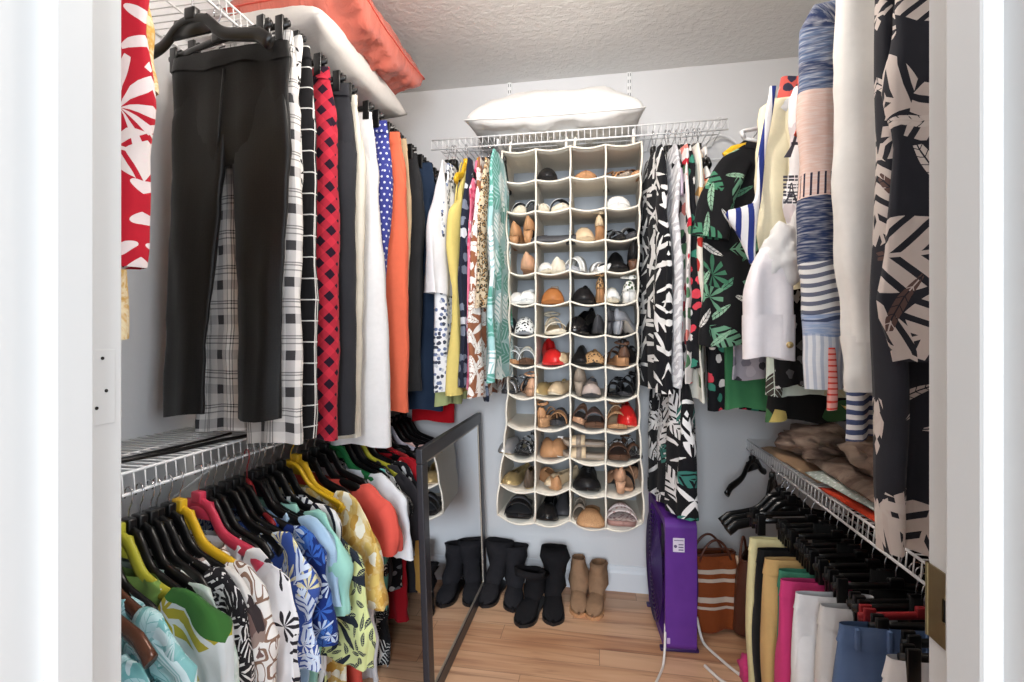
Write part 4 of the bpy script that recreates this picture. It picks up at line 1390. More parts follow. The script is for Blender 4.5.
def make_shoe(kind, name, label, cat, loc, yaw, up, sole, trim=None, L=.235, W=.078, heel=0.0, tilt=0.0, roll=0.0, group=None, foot=None, sth=None, H=None):
    t = thing(name, label, cat, loc, 0, group)
    t.rotation_euler = (Matrix.Rotation(yaw, 3, 'Z') @ Matrix.Rotation(tilt, 3, 'X') @ Matrix.Rotation(roll, 3, 'Y')).to_euler()
    hw = W / 2
    th = sth if sth else {'sneaker': .022, 'slide': .02, 'wedge': .014, 'boot': .012, 'pump': .005, 'mule': .008, 'flat': .008, 'strappy': .012}[kind]
    def zb(q):
        if heel <= 0: return 0.012 * max(0, (q - .8) / .2) ** 2
        f = min(max((.66 - q) / .50, 0), 1); f = f * f * (3 - 2 * f)
        return heel * f + 0.012 * max(0, (q - .8) / .2) ** 2
    Y = lambda q: (q - .5) * L
    skew = lambda q: .006 * math.sin(q * PI)
    # sole
    b = bmesh.new()
    topL, topR, botL, botR = [], [], [], []
    for q in TS:
        x = fw(q) * hw
        z0 = 0.0 if kind in ('wedge',) else zb(q)
        z1 = zb(q) + th
        if kind == 'wedge': z0 = .012 * max(0, (q - .8) / .2) ** 2
        for lst, sx, z, k in ((topL, -1, z1, 1), (topR, 1, z1, 1), (botL, -1, z0, .94), (botR, 1, z0, .94)):
            lst.append(b.verts.new((sx * max(x, .0005) * k + skew(q), Y(q), z)))
    for i in range(len(TS) - 1):
        b.faces.new((topL[i], topR[i], topR[i + 1], topL[i + 1]))
        b.faces.new((botR[i], botL[i], botL[i + 1], botR[i + 1]))
        b.faces.new((botL[i], topL[i], topL[i + 1], botL[i + 1]))
        b.faces.new((topR[i], botR[i], botR[i + 1], topR[i + 1]))
    bmesh.ops.recalc_face_normals(b, faces=b.faces[:])
    so = finish('sole', b, sole, t)
    if heel > .02 and kind not in ('wedge',):
        b = bmesh.new()
        w2 = hw * .5 if heel < .06 else hw * .34
        zt = heel + .002
        r0 = [(-w2 * .75, Y(.02)), (w2 * .75, Y(.02)), (w2 * .75, Y(.02) + w2 * 1.5), (-w2 * .75, Y(.02) + w2 * 1.5)]
        r1 = [(-hw * .58, Y(.015)), (hw * .58, Y(.015)), (hw * .62, Y(.2)), (-hw * .62, Y(.2))]
        lo = [b.verts.new((x, y, 0)) for x, y in r0]; hi = [b.verts.new((x, y, zt)) for x, y in r1]
        for k in range(4): b.faces.new((lo[k], lo[(k + 1) % 4], hi[(k + 1) % 4], hi[k]))
        b.faces.new(lo[::-1]); b.faces.new(hi)
        bmesh.ops.bevel(b, geom=list(b.edges), offset=.003, segments=2, affect='EDGES')
        finish('heel', b, sole if kind != 'pump' else up, t)
    # insole
    b = bmesh.new()
    l, r = [], []
    for q in TS:
        x = fw(q) * hw * .93
        l.append(b.verts.new((-max(x, .0004) + skew(q), Y(q) * .985, zb(q) + th + .0012))); r.append(b.verts.new((max(x, .0004) + skew(q), Y(q) * .985, zb(q) + th + .0012)))
    for i in range(len(TS) - 1): b.faces.new((l[i], r[i], r[i + 1], l[i + 1]))
    finish('insole', b, foot or trim or sole, t)
    # upper
    NP = 14
    def shell(q0, q1, height, openf, name_, mat, hside=None, off=.0015):
        b = bmesh.new()
        qs = [q for q in TS if q0 - 1e-6 <= q <= q1 + 1e-6]
        if qs[0] > q0: qs = [q0] + qs
        if qs[-1] < q1: qs = qs + [q1]
        rings = []
        for q in qs:
            x = fw(q) * hw * 1.02 + off; zc = zb(q) + th * .4
            hh = height(q)
            rings.append([b.verts.new((x * math.cos(PI * k / NP) * (1 - .12 * math.sin(PI * k / NP)) + skew(q), Y(q) * (1.01), zc + hh * math.sin(PI * k / NP) ** .8)) for k in range(NP + 1)])
        for i in range(len(qs) - 1):
            for k in range(NP):
                if openf and openf((qs[i] + qs[i + 1]) / 2, (k + .5) / NP): continue
                b.faces.new((rings[i][k], rings[i][k + 1], rings[i + 1][k + 1], rings[i + 1][k]))
        o = finish(name_, b, mat, t)
        md = o.modifiers.new('thickness', 'SOLIDIFY'); md.thickness = .0025; md.offset = 0
        return o
    toeh = (H or .045)
    bell = lambda q: toeh * min(1, max(0, (1.0 - q) / .1)) ** .55
    if kind in ('pump', 'flat'):
        hh = lambda q: (toeh * (1.0 + .1 * max(0, .62 - q)) if q < .75 else toeh * (max(0.0, (1 - q) / .25) ** .55)) * (min(1, q / .012) ** .4 if q < .012 else 1)
        shell(0, 1, hh, lambda q, k: .045 < q < .66 and abs(k - .5) < .25 * min(1, (q - .015) / .05, (.67 - q) / .10) ** .6, 'upper', up)
        if trim:
            b = bmesh.new(); box(b, -.012, .012, Y(.70), Y(.76), zb(.72) + toeh * .82, zb(.72) + toeh * 1.12, .004); finish('bow', b, trim, t)
    elif kind == 'mule':
        hh = lambda q: toeh * (1 if q < .75 else max(0.0, (1 - q) / .25) ** .55)
        shell(.46, 1, hh, None, 'upper', up)
        if trim:
            b = bmesh.new(); box(b, -.017, .017, Y(.55), Y(.59), zb(.57) + toeh * .8, zb(.57) + toeh * 1.16, .004); finish('buckle', b, trim, t)
    elif kind == 'slide':
        sp = lambda q: toeh * (1 - .25 * max(0, (q - .6) / .25))
        shell(.48, .82, sp, None, 'strap', up)
        if trim:
            shell(.57, .68, lambda q: sp(q) + .002, None, 'stripe', trim, off=.003)
    elif kind in ('strappy', 'wedge'):
        sp = lambda q: toeh * (1 - .3 * max(0, (q - .6) / .3))
        shell(.66, .78, sp, None, 'toe_strap', up)
        shell(.50, .57, lambda q: toeh * 1.15, None, 'instep_strap', trim or up)
        b = bmesh.new()
        pts = []
        for k in range(17):
            a = PI * 2 * k / 16
            pts.append((hw * .72 * math.sin(a), Y(.14) - .022 * math.cos(a) + (.03 if abs(math.cos(a) + 1) < .01 else 0), zb(.1) + th + .052 - .006 * math.cos(a)))
        tube(b, pts, .006, 8, flat=(.3, 1.1)); finish('ankle_strap', b, up, t)
        shell(0, .09, lambda q: .045 * min(1, q / .02 + .3), lambda q, k: .36 < k < .64 and q > .03, 'heel_counter', up)
    elif kind == 'sneaker':
        hh = lambda q: (.062 - .02 * max(0, q - .4) / .4 if q < .8 else .054 * max(0.0, (1 - q) / .2) ** .5) * (min(1, q / .012) ** .4 if q < .012 else 1)
        shell(0, 1, hh, lambda q, k: .045 < q < .42 and abs(k - .5) < .24 * min(1, (q - .02) / .08, (.43 - q) / .08) ** .6, 'upper', up)
        b = bmesh.new()
        for q in (.46, .53, .6):
            tube(b, [(-.017, Y(q), hh(q) + th * .4 + zb(q) - .003), (0, Y(q), hh(q) + th * .4 + .003 + zb(q)), (.017, Y(q), hh(q) + th * .4 - .003 + zb(q))], .0026, 6)
        finish('laces', b, trim or sole, t)
    elif kind == 'boot':
        hh = lambda q: (.075 - .03 * max(0, q - .3) / .4 if q < .72 else .046 * max(0.0, (1 - q) / .28) ** .5) * (min(1, q / .012) ** .4 if q < .012 else 1)
        shell(0, 1, hh, lambda q, k: .045 < q < .3 and abs(k - .5) < .24 * min(1, (q - .02) / .08, (.31 - q) / .08) ** .6, 'upper', up)
    return t

ROWN = ['top', 'second', 'third', 'fourth', 'fifth', 'sixth', 'seventh', 'eighth', 'ninth', 'tenth', 'eleventh', 'bottom']
COLN = ['first', 'second', 'third', 'fourth']
GSH = 'shoes in the hanging organizer'
bk, wh = leather((26, 25, 27), .4), leather((236, 235, 232), .5)
tan, cog, nude = leather((186, 138, 98)), leather((176, 112, 62)), leather((206, 160, 128))
beige, taupe, brn = leather((214, 190, 156)), leather((150, 136, 122)), leather((98, 70, 54))
crm, gold, silv = leather((226, 216, 196)), leather((188, 164, 116), .35, .5, .5), leather((200, 200, 202), .3, .5, .7)
red = leather((206, 36, 36), .3, .6)
gry, dgr = leather((150, 152, 158)), leather((62, 62, 66), .5)
cork = patt('cork', (196, 152, 112), (164, 118, 82), 240)
leo = patt('leopard', (190, 150, 106), (52, 38, 30), 90)
flo = patt('floral', (226, 212, 208), (176, 140, 138), 70)
bwp = patt('black_white', (234, 234, 232), (34, 34, 36), 80)
grnp = patt('green_print', (232, 232, 226), (66, 84, 62), 70)
silk = patt('jewelled', (40, 38, 40), (210, 208, 206), 130)
lght = leather((196, 186, 176))

def cell(r, c, fx, kind, desc, up, sole, trim=None, face='toe', **k):
    """fx: 0..1 across the compartment; face: which end faces the room"""
    nm = k.pop('name', {'slide': 'slide_sandal', 'strappy': 'strappy_sandal', 'wedge': 'wedge_sandal', 'pump': 'pump_shoe', 'flat': 'flat_shoe', 'mule': 'mule_shoe', 'sneaker': 'sneaker', 'boot': 'ankle_boot'}[kind])
    L = k.get('L', .225)
    dyaw = k.pop('dyaw', 0)
    tilt = k.pop('tilt', 0); roll = k.pop('roll', 0)
    dz = k.pop('dz', 0.0)
    fw_, z_ = front(c, r + 1); f2, z2 = front(c + 1, r + 1)
    p = shelf_pt(c, fx, r + 1, .5)
    yf = shelf_pt(c, fx, r + 1, 0).y + ocy
    yaw = (PI if face == 'toe' else 0) + R(dyaw)
    ny = yf + .012 + L / 2 + k.pop('dy', 0.0)
    if face == 'side':
        yaw = PI / 2 + R(dyaw); ny = yf + .06
    zz = min(shelf_pt(c, fx, r + 1, d / 6).z for d in range(7)) + OZ0
    zz = max(p.z + OZ0, shelf_pt(c, fx, r + 1, .15).z + OZ0) + .003
    x = OX0 + (c + fx) * cw
    lift = abs(math.sin(R(tilt))) * L / 2 + abs(math.sin(R(roll))) * .035
    lab = '%s in %s row, %s column of the organizer' % (desc, ROWN[r], COLN[c])
    return make_shoe(kind, nm, lab, 'shoe' if kind in ('pump', 'flat', 'mule', 'sneaker', 'boot') else 'sandal', (x, ny, zz + lift + dz), yaw, up, sole, trim, tilt=R(tilt), roll=R(roll), group=GSH, **{**k, 'W': k.get('W', .07) * 1.12, 'H': (k['H'] * 1.15 if k.get('H') else None)})

# row 1
cell(0, 1, .32, 'mule', 'chunky black mule', bk, bk, face='toe', heel=.03, H=.06, W=.08)
cell(0, 2, .45, 'slide', 'brown slide with coral lining', brn, tan, face='toe', H=.035, foot=leather((206, 110, 90)), W=.085)
cell(0, 3, .34, 'strappy', 'tan sandal at compartment\'s left', tan, taupe, dyaw=24, H=.035, W=.055)
cell(0, 3, .66, 'strappy', 'brown sandal at compartment\'s right', brn, tan, dyaw=20, H=.04, W=.055)
# row 2
cell(1, 0, .42, 'slide', 'dark grey slide with white band', dgr, crm, wh, H=.05, W=.06, dyaw=10)
cell(1, 0, .82, 'slide', 'white-banded slide against the right divider', wh, dgr, dgr, H=.052, W=.055, dyaw=8)
cell(1, 1, .22, 'slide', 'white slide with grey stripe', wh, crm, gry, H=.035, W=.05)
cell(1, 1, .62, 'slide', 'black slide with broad white stripe', bk, crm, wh, H=.055, W=.075, dyaw=12)
cell(1, 3, .36, 'sneaker', 'white knit sneaker', wh, wh, wh, face='toe', H=.06, W=.095)
# row 3
cell(2, 0, .34, 'pump', 'tan pump', tan, tan, face='heel', heel=.03, H=.05, W=.062)
cell(2, 0, .76, 'pump', 'black and white banded tan pump', tan, bk, bwp, face='heel', heel=.05, H=.05, W=.06)
cell(2, 1, .5, 'flat', 'low dark grey flat shoe', dgr, bk, face='side', H=.03, W=.085)
cell(2, 2, .36, 'mule', 'beige mule with gold knot', beige, beige, gold, face='toe', heel=.02, H=.055, W=.075, dyaw=8)
cell(2, 2, .82, 'wedge', 'upright beige sandal at the right divider', beige, tan, face='heel', heel=.05, H=.05, W=.05)
cell(2, 3, .28, 'strappy', 'black studded sandal', bk, bk, silv, H=.04, W=.055, dyaw=14)
cell(2, 3, .62, 'slide', 'black slide with silver studs', bk, dgr, silv, H=.05, W=.06, dyaw=14)
# row 4
cell(3, 0, .72, 'pump', 'nude pump showing its rounded heel', nude, nude, face='heel', heel=.02, H=.055, W=.075)
cell(3, 1, .2, 'flat', 'white flat at compartment\'s left', wh, crm, H=.04, W=.055, dyaw=12)
cell(3, 1, .62, 'flat', 'cream flat with open mouth', crm, crm, face='heel', H=.05, W=.085, foot=taupe)
cell(3, 2, .3, 'slide', 'white crossed-strap slide', wh, gry, wh, H=.06, W=.07, dyaw=-28)
cell(3, 2, .74, 'slide', 'pale grey slide lying lower', silv, wh, wh, H=.035, W=.06, dyaw=30)
cell(3, 3, .35, 'boot', 'large black leather shoe', bk, bk, face='toe', heel=.03, W=.09)
cell(3, 3, .78, 'boot', 'black ankle shoe with straps', bk, brn, face='heel', heel=.04, W=.06)
# row 5
cell(4, 0, .32, 'flat', 'white flat shoe', wh, wh, H=.045, W=.06, dyaw=14)
cell(4, 0, .74, 'sneaker', 'white slip-on sneaker', wh, wh, H=.06, W=.075)
cell(4, 1, .5, 'mule', 'cognac leather mule', cog, cog, taupe, face='toe', heel=.025, H=.06, W=.085)
cell(4, 2, .4, 'pump', 'black pump with rounded toe', bk, bk, face='toe', heel=.02, H=.06, W=.085)
cell(4, 2, .84, 'wedge', 'tan patterned sandal', leo, tan, face='heel', heel=.05, H=.05, W=.048)
cell(4, 3, .2, 'sneaker', 'white round-toed shoe', wh, crm, face='toe', H=.07, W=.06)
cell(4, 3, .66, 'wedge', 'white wedge with green print', grnp, wh, face='heel', heel=.04, H=.055, W=.075)
# row 6
cell(5, 0, .2, 'slide', 'black slide standing at compartment\'s left', bk, dgr, H=.055, W=.05, dyaw=-15)
cell(5, 0, .66, 'mule', 'grey striped mule', bwp, gry, H=.065, W=.075)
cell(5, 1, .5, 'wedge', 'cream strappy wedge', crm, crm, beige, face='toe', heel=.03, H=.05, W=.085, dyaw=15)
cell(5, 2, .34, 'pump', 'glossy black pump', leather((22, 21, 23), .15, .6), bk, face='toe', heel=.04, H=.065, W=.085, dyaw=-20)
cell(5, 2, .78, 'boot', 'matte black shoe beside the glossy pump', dgr, bk, face='heel', W=.06)
cell(5, 3, .28, 'pump', 'dark grey pump', dgr, bk, face='heel', heel=.05, H=.045, W=.055, dyaw=-15)
cell(5, 3, .64, 'pump', 'dark shoe with pale block heel', gry, lght, face='heel', heel=.055, H=.04, W=.06, dyaw=-25)
# row 7
cell(6, 0, .3, 'strappy', 'white strappy sandal', wh, tan, wh, face='toe', H=.055, W=.06)
cell(6, 0, .72, 'slide', 'brown slide with white strap', wh, brn, crm, face='toe', H=.06, W=.065)
cell(6, 1, .42, 'pump', 'glossy red pump', red, red, face='toe', heel=.04, H=.06, W=.08, dyaw=14)
cell(6, 1, .82, 'flat', 'beige flat beside the red pump', beige, crm, H=.04, W=.05, dyaw=-12)
cell(6, 2, .32, 'boot', 'black shoe against the left divider', bk, bk, face='toe', W=.07)
cell(6, 2, .7, 'flat', 'leopard print flat', leo, bk, face='toe', H=.05, W=.08)
cell(6, 3, .3, 'wedge', 'brown sandal with tan footbed', brn, tan, brn, face='heel', heel=.03, H=.05, W=.07, dyaw=18, foot=tan)
cell(6, 3, .74, 'strappy', 'black strappy sandal with thin heel', bk, bk, bk, face='heel', heel=.06, H=.045, W=.055, dyaw=-20)
# row 8
cell(7, 0, .28, 'strappy', 'silver-strapped sandal', silv, dgr, silk, H=.05, W=.055, dyaw=-15)
cell(7, 0, .7, 'wedge', 'nude leather sandal', nude, nude, bk, face='heel', heel=.025, H=.05, W=.065, dyaw=15)
cell(7, 1, .36, 'flat', 'cream gold flat turned aside', gold, crm, dyaw=-30, H=.045, W=.06, foot=crm)
cell(7, 1, .74, 'flat', 'beige flat with pale lining', beige, crm, dyaw=-20, H=.045, W=.055, foot=crm)
cell(7, 2, .25, 'pump', 'taupe heeled pump', taupe, taupe, face='heel', heel=.06, H=.05, W=.06)
cell(7, 2, .62, 'sneaker', 'pinkish grey round-toed shoe', leather((186, 170, 162)), dgr, face='toe', H=.055, W=.072)
cell(7, 3, .34, 'strappy', 'black strappy sandal on the left', bk, bk, bk, H=.05, W=.06, dyaw=-12)
cell(7, 3, .72, 'strappy', 'black strappy sandal on the right', bk, dgr, bk, H=.055, W=.06, dyaw=-18, heel=.02)
# row 9
cell(8, 1, .34, 'wedge', 'tan wedge with cork sole', tan, cork, tan, face='heel', heel=.035, H=.045, W=.06, dyaw=-15)
cell(8, 1, .74, 'slide', 'upturned sandal with dark grey sole', tan, dgr, dgr, face='toe', H=.05, W=.065, dyaw=-10)
cell(8, 2, .24, 'slide', 'brown slide leaning on the left divider', brn, nude, brn, face='toe', H=.06, W=.05, roll=-20)
cell(8, 2, .72, 'slide', 'taupe brown metallic slide', leather((128, 104, 96), .3, .5, .4), brn, face='toe', H=.06, W=.08)
cell(8, 3, .36, 'wedge', 'pale cork-toed espadrille', cork, cork, beige, face='toe', heel=.02, H=.06, W=.08)
cell(8, 3, .66, 'flat', 'bright red flat behind the espadrille', red, nude, H=.075, W=.07, dy=.02)
# row 10
cell(9, 0, .3, 'mule', 'silver metallic mule', silv, gold, face='toe', H=.05, W=.06, dyaw=-25)
cell(9, 0, .72, 'strappy', 'black jewelled sandal', silk, bk, silk, H=.05, W=.065, dyaw=-15)
cell(9, 1, .32, 'mule', 'tan mule on the left', tan, tan, face='toe', H=.055, W=.065, dyaw=12)
cell(9, 1, .74, 'mule', 'tan mule with white lining', tan, wh, wh, face='toe', H=.055, W=.06, dyaw=-18, foot=wh)
cell(9, 2, .42, 'slide', 'cream stacked-sole slide, lower of the pair', beige, taupe, taupe, face='side', H=.035, W=.08, dz=.0, L=.19)
cell(9, 2, .40, 'slide', 'cream stacked-sole slide, upper of the pair', beige, taupe, taupe, face='side', H=.03, W=.08, dz=.052, L=.18)
cell(9, 3, .4, 'slide', 'brown slide with jewelled strap', brn, brn, silk, face='toe', H=.055, W=.08, foot=leather((112, 82, 68)))
cell(9, 3, .76, 'strappy', 'brown strappy sandal', brn, bk, silk, H=.05, W=.05, dyaw=14)
# row 11
cell(10, 0, .36, 'flat', 'gold-edged taupe flat', gold, beige, face='toe', H=.04, W=.07, foot=taupe, dyaw=-15)
cell(10, 0, .78, 'boot', 'dark taupe shoe at the right divider', leather((92, 78, 66)), gold, face='heel', W=.055)
cell(10, 1, .34, 'flat', 'tan flat pointing into the compartment', tan, beige, face='heel', H=.045, W=.065, dyaw=22)
cell(10, 1, .74, 'flat', 'beige flat beside the tan flat', beige, crm, face='toe', H=.04, W=.055, dyaw=-30, foot=beige)
cell(10, 2, .5, 'sneaker', 'big black round-toed shoe', bk, bk, bk, face='toe', H=.06, W=.1, foot=bk)
cell(10, 3, .3, 'pump', 'nude peep-toe heel', nude, bk, face='heel', heel=.05, H=.045, W=.06, dyaw=10)
cell(10, 3, .7, 'strappy', 'black and nude sandal', bk, nude, nude, face='toe', heel=.04, H=.06, W=.065, dyaw=-15)
# row 12
cell(11, 0, .5, 'slide', 'wide black slide with buckle', bk, bk, dgr, face='toe', H=.06, W=.105, L=.24, dy=-.02)
cell(11, 1, .36, 'flat', 'black round-toed flat', leather((24, 24, 26), .25, .6), bk, face='toe', H=.05, W=.08, dy=-.01)
cell(11, 1, .78, 'boot', 'black shoe behind the round-toed flat', dgr, bk, face='toe', W=.06, dy=.03)
cell(11, 2, .3, 'strappy', 'taupe strappy sandal at the left', taupe, taupe, taupe, H=.05, W=.05)
cell(11, 2, .62, 'mule', 'brown cork-soled mule overhanging the front edge', cork, cork, face='toe', H=.035, W=.098, dy=-.05, tilt=-4)
cell(11, 3, .48, 'slide', 'rosy silver floral slide', flo, leather((168, 130, 122)), flo, face='toe', H=.055, W=.11, L=.24, dy=-.03)

# ---------------------------------------------------------------- boots on the floor
def boot(name, label, loc, yaw, mat, solem, shaft, L=.25, W=.09, group=None, heel=.03, opening=None):
    """shaft: list of (y, z, rx, ry) section centres from ankle to top, local; toe at +y"""
    t = thing(name, label, 'boot', loc, yaw, group)
    Y = lambda q: (q - .5) * L
    hw = W / 2
    b = bmesh.new()
    uvl = b.loops.layers.uv.verify()
    # foot rings along y then shaft rings: one continuous skin from toe to the shaft top
    secs = []
    for q in (1.0, .985, .95, .88, .78, .68, .58):
        x = max(fw(q) * hw, .004); h = .052 * max(.08, (1 - q) / .42) ** .5 * (1 + .5 * max(0, .8 - q))
        secs.append((Vector((0, Y(q), .012 + h * .5)), Vector((x, 0, 0)), Vector((0, 0, h * .5))))
    zr = lambda z: z
    for (y, z, rx, ry, ang) in shaft:
        secs.append((Vector((0, y, z)), Vector((rx, 0, 0)), Vector((0, -math.sin(ang) * ry, math.cos(ang) * ry))))
    n = 20
    rings = []
    for si, (c, a, d) in enumerate(secs):
        ring = []
        for k in range(n):
            th = 2 * PI * k / n
            p = c + a * math.cos(th) + d * sgp(math.sin(th), .9)
            q = noise.noise(p * 16 + Vector((loc[0] * 9, yaw, 0))) * .007 + noise.noise(p * 34) * .003
            if si > 6: p += (p - c).normalized() * (q * 2.4 + .006 * math.sin(p.z * 95 + 3 * noise.noise(p * 9)))
            p.z = max(p.z, .004)
            ring.append(p)
        rings.append(ring)
    us = [[k / n * .3 for k in range(n + 1)] for _ in rings]
    loft(b, rings, us, [i * .03 for i in range(len(rings))], cap_start=True)
    o = finish('upper', b, mat, t)
    md = o.modifiers.new('thickness', 'SOLIDIFY'); md.thickness = .003; md.offset = -1
    b = bmesh.new()
    lo, hi = [], []
    m = 40
    for k in range(m):
        if k < m // 2: q = k / (m // 2 - 1); s = 1
        else: q = 1 - (k - m // 2) / (m // 2 - 1); s = -1
        x = max(fw(q), .02) * hw * 1.05 * s
        lo.append(b.verts.new((x, Y(q) * 1.01, 0))); hi.append(b.verts.new((x, Y(q) * 1.01, .013)))
    for k in range(m): b.faces.new((lo[k], lo[(k + 1) % m], hi[(k + 1) % m], hi[k]))
    b.faces.new(lo[::-1]); b.faces.new(hi)
    finish('sole', b, solem, t, False)
    return t

M_bsuede, M_tsuede = suede((30, 29, 31)), suede((150, 118, 92))
M_bleather = suede((40, 39, 42))
def std_shaft(L, top, lean=0.0, fat=.05, slump=0.0):
    h = -L / 2
    return [(h + .115, .055, .036, .058, 1.2), (h + .085, .085, .04, .052, 1.45), (h + .07, .12, .042, .05, 1.57),
            (h + .06 - lean * .3, .12 + (top - .12) * .4, fat * .9, .052, 1.6), (h + .06 - lean * .7 + slump, .12 + (top - .12) * .75, fat, .055, 1.7), (h + .055 - lean, top, fat, .054, 1.75)]
GBT = 'boots standing on the floor'
boot('ankle_boot', 'tan suede ankle boot beside the black boots, nearer to them', (-.095, 2.245, 0), PI + R(3), M_tsuede, tan, std_shaft(.25, .175, .0, .034), .25, .078, GBT)
boot('ankle_boot', 'tan suede ankle boot at right end of floor boots', (-.015, 2.232, 0), PI + R(-8), M_tsuede, tan, std_shaft(.25, .165, .0, .034), .25, .078, GBT)
boot('suede_boot', 'slouching black suede boot next to the tan boots', (-.20, 2.17, 0), PI + R(4), M_bsuede, bk, std_shaft(.26, .235, .03, .06, .02), .26, .092, GBT)
boot('suede_boot', 'black suede boot with flopping shaft, second black boot from the tan boots', (-.292, 2.13, 0), PI + R(-14), M_bsuede, bk, std_shaft(.26, .195, -.09, .066, .03), .26, .092, GBT)
boot('ankle_boot', 'crinkled black ankle boot between the suede boots and the mirror-side boot', (-.385, 2.235, 0), PI + R(6), M_bleather, bk, std_shaft(.25, .205, .02, .056), .25, .09, GBT)
boot('ankle_boot', 'crinkled black boot standing right beside the leaning mirror', (-.487, 2.245, 0), PI + R(-10), M_bleather, bk, std_shaft(.25, .225, .0, .064), .25, .09, GBT)

# ================================================================ RIGHT SIDE
GR = 'garments on the upper right rail'
GRH = 'hangers on the upper right rail'
F_darktrop = fabric('black_tropical_print', P_leaves((30, 30, 32), [(.13, 'frond', [(72, 128, 100), (110, 158, 130)], 2, .62, .22, .45), (.085, 'leaf', [(90, 142, 114), (150, 188, 160), (226, 222, 216)], 6, .6, .12, .5), (.12, 'fan', [(66, 116, 90), (104, 150, 122)], 9, .6, .3, .45)]))
F_navstripe = fabric('navy_white_bold_stripe', P_stripes((44, 58, 128), (238, 238, 240), .036, .55, 'u'))
F_creamk = fabric('cream_cardigan_knit', P_plain((238, 228, 196), .05), weave=400, wst=.4)
F_paris = fabric('white_shirting', P_blobs((238, 236, 238), [(236, 234, 236), (214, 206, 210), (238, 236, 238), (226, 216, 218)], .08, .3, 3))
F_oran = fabric('orange_red_jersey', P_plain((228, 92, 70), .08))
F_bigwhite = fabric('heavy_white_jersey', P_plain((236, 234, 230), .04))
F_offw = fabric('offwhite_linen', P_plain((222, 220, 218), .05))
F_pinkcuff = fabric('white_pinkish_poplin', P_plain((240, 234, 236), .04))
def scarf_inner(g, uv, c, vv):
    u, v, _ = g.xyz(uv)
    n, _ = g.noise(g.vm('MULTIPLY', uv, (40, 220, 1)), 1.0, 2)
    c = g.mix(g.mul(g.sub(n, .3), .9), c, (0.86, 0.84, 0.82, 1))
    w = g.f('SINE', g.mul(g.add(vv, g.mul(g.f('SINE', g.mul(u, 60.0)), .003)), 420.0))
    return g.mix(g.mul(g.gt(w, .35), .35), c, srgb(34, 48, 92))
B1, B2, PK, WH2 = (92, 108, 138), (46, 60, 94), (222, 188, 174), (232, 230, 226)
def scarf_inner2(g, uv, c, vv):
    u, v, _ = g.xyz(uv)
    f = g.f('DIVIDE', g.sub(vv, -.02), -.88)
    n, _ = g.noise(g.vm('MULTIPLY', uv, (30, 260, 1)), 1.0, 2)
    c = g.mix(g.mul(g.f('MAXIMUM', g.sub(n, .42), 0.0), 1.6), c, (0.82, 0.80, 0.79, 1))
    wv = g.add(v, g.mul(g.f('SINE', g.mul(u, 52.0)), .005))
    st = g.gt(g.f('SINE', g.mul(wv, 330.0)), .1)
    zone = g.mul(g.gt(f, .70), g.lt(f, .84))
    c = g.mix(g.mul(g.mul(st, zone), .85), c, srgb(44, 56, 92))
    st2 = g.gt(g.f('SINE', g.mul(wv, 420.0)), .5)
    blue = g.mul(g.mx(g.lt(f, .29), g.mul(g.gt(f, .544), g.lt(f, .70))), .5)
    c = g.mix(g.mul(st2, blue), c, srgb(38, 52, 92))
    fr = g.mul(g.mul(g.gt(f, .49), g.lt(f, .544)), g.gt(g.f('SINE', g.mul(u, 480.0)), .55))
    c = g.mix(fr, c, srgb(52, 48, 66))
    pv = g.mul(g.mul(g.gt(f, .87), g.gt(g.f('SINE', g.mul(u, 420.0)), .2)), .45)
    return g.mix(pv, c, srgb(120, 142, 176))
F_scarf = fabric('patchwork_blue_blush_weave', P_bands([(0, B1), (.1, B2), (.14, B1), (.22, B2), (.25, B1), (.29, PK), (.544, B2), (.70, WH2), (.82, (150, 168, 200)), (.875, (222, 224, 228))], -.02, -.9, scarf_inner2), weave=500, wst=.5)
F_redtrim = fabric('red_woven_trim', P_stripes((222, 74, 62), (240, 170, 160), .012, .7, 'v', .004))
F_kimono = fabric('black_taupe_palm_print', P_leaves((44, 45, 52), [(.15, 'frond', [(206, 194, 188)], 2, .7, .26, .7), (.13, 'frond', [(210, 200, 194)], 11, .66, .22, .4), (.075, 'leaf', [(212, 202, 196), (98, 76, 72), (208, 196, 190)], 8, .8, .1, .55)]))
F_greenp = fabric('leaf_green_cotton', P_plain((70, 134, 90), .12))
F_aquafl = fabric('pale_mint_butterfly_print', P_leaves((214, 226, 214), [(.1, 'leaf', [(70, 64, 58), (212, 206, 170)], 4, .5, .3)]))
F_blkfl = fabric('black_white_flower_print', P_blobs((26, 26, 28), [(230, 228, 226), (26, 26, 28), (90, 90, 92), (200, 198, 196)], .045, .36, 5, .8))
F_greyl = fabric('grey_lilac_print', P_blobs((196, 190, 200), [(150, 146, 158), (214, 208, 216), (80, 78, 84)], .05, .34, 6))
F_yelblk = fabric('black_yellow_leaf_print', P_leaves((28, 28, 28), [(.12, 'solid', [(206, 186, 110), (70, 110, 70)], 3, .56, .26)]))
F_stripes2 = fabric('blue_white_wavy_stripe', P_stripes((70, 82, 118), (222, 222, 224), .019, .5, 'v', .012))
F_redfold = fabric('orange_red_fabric', P_plain((214, 72, 44), .1))

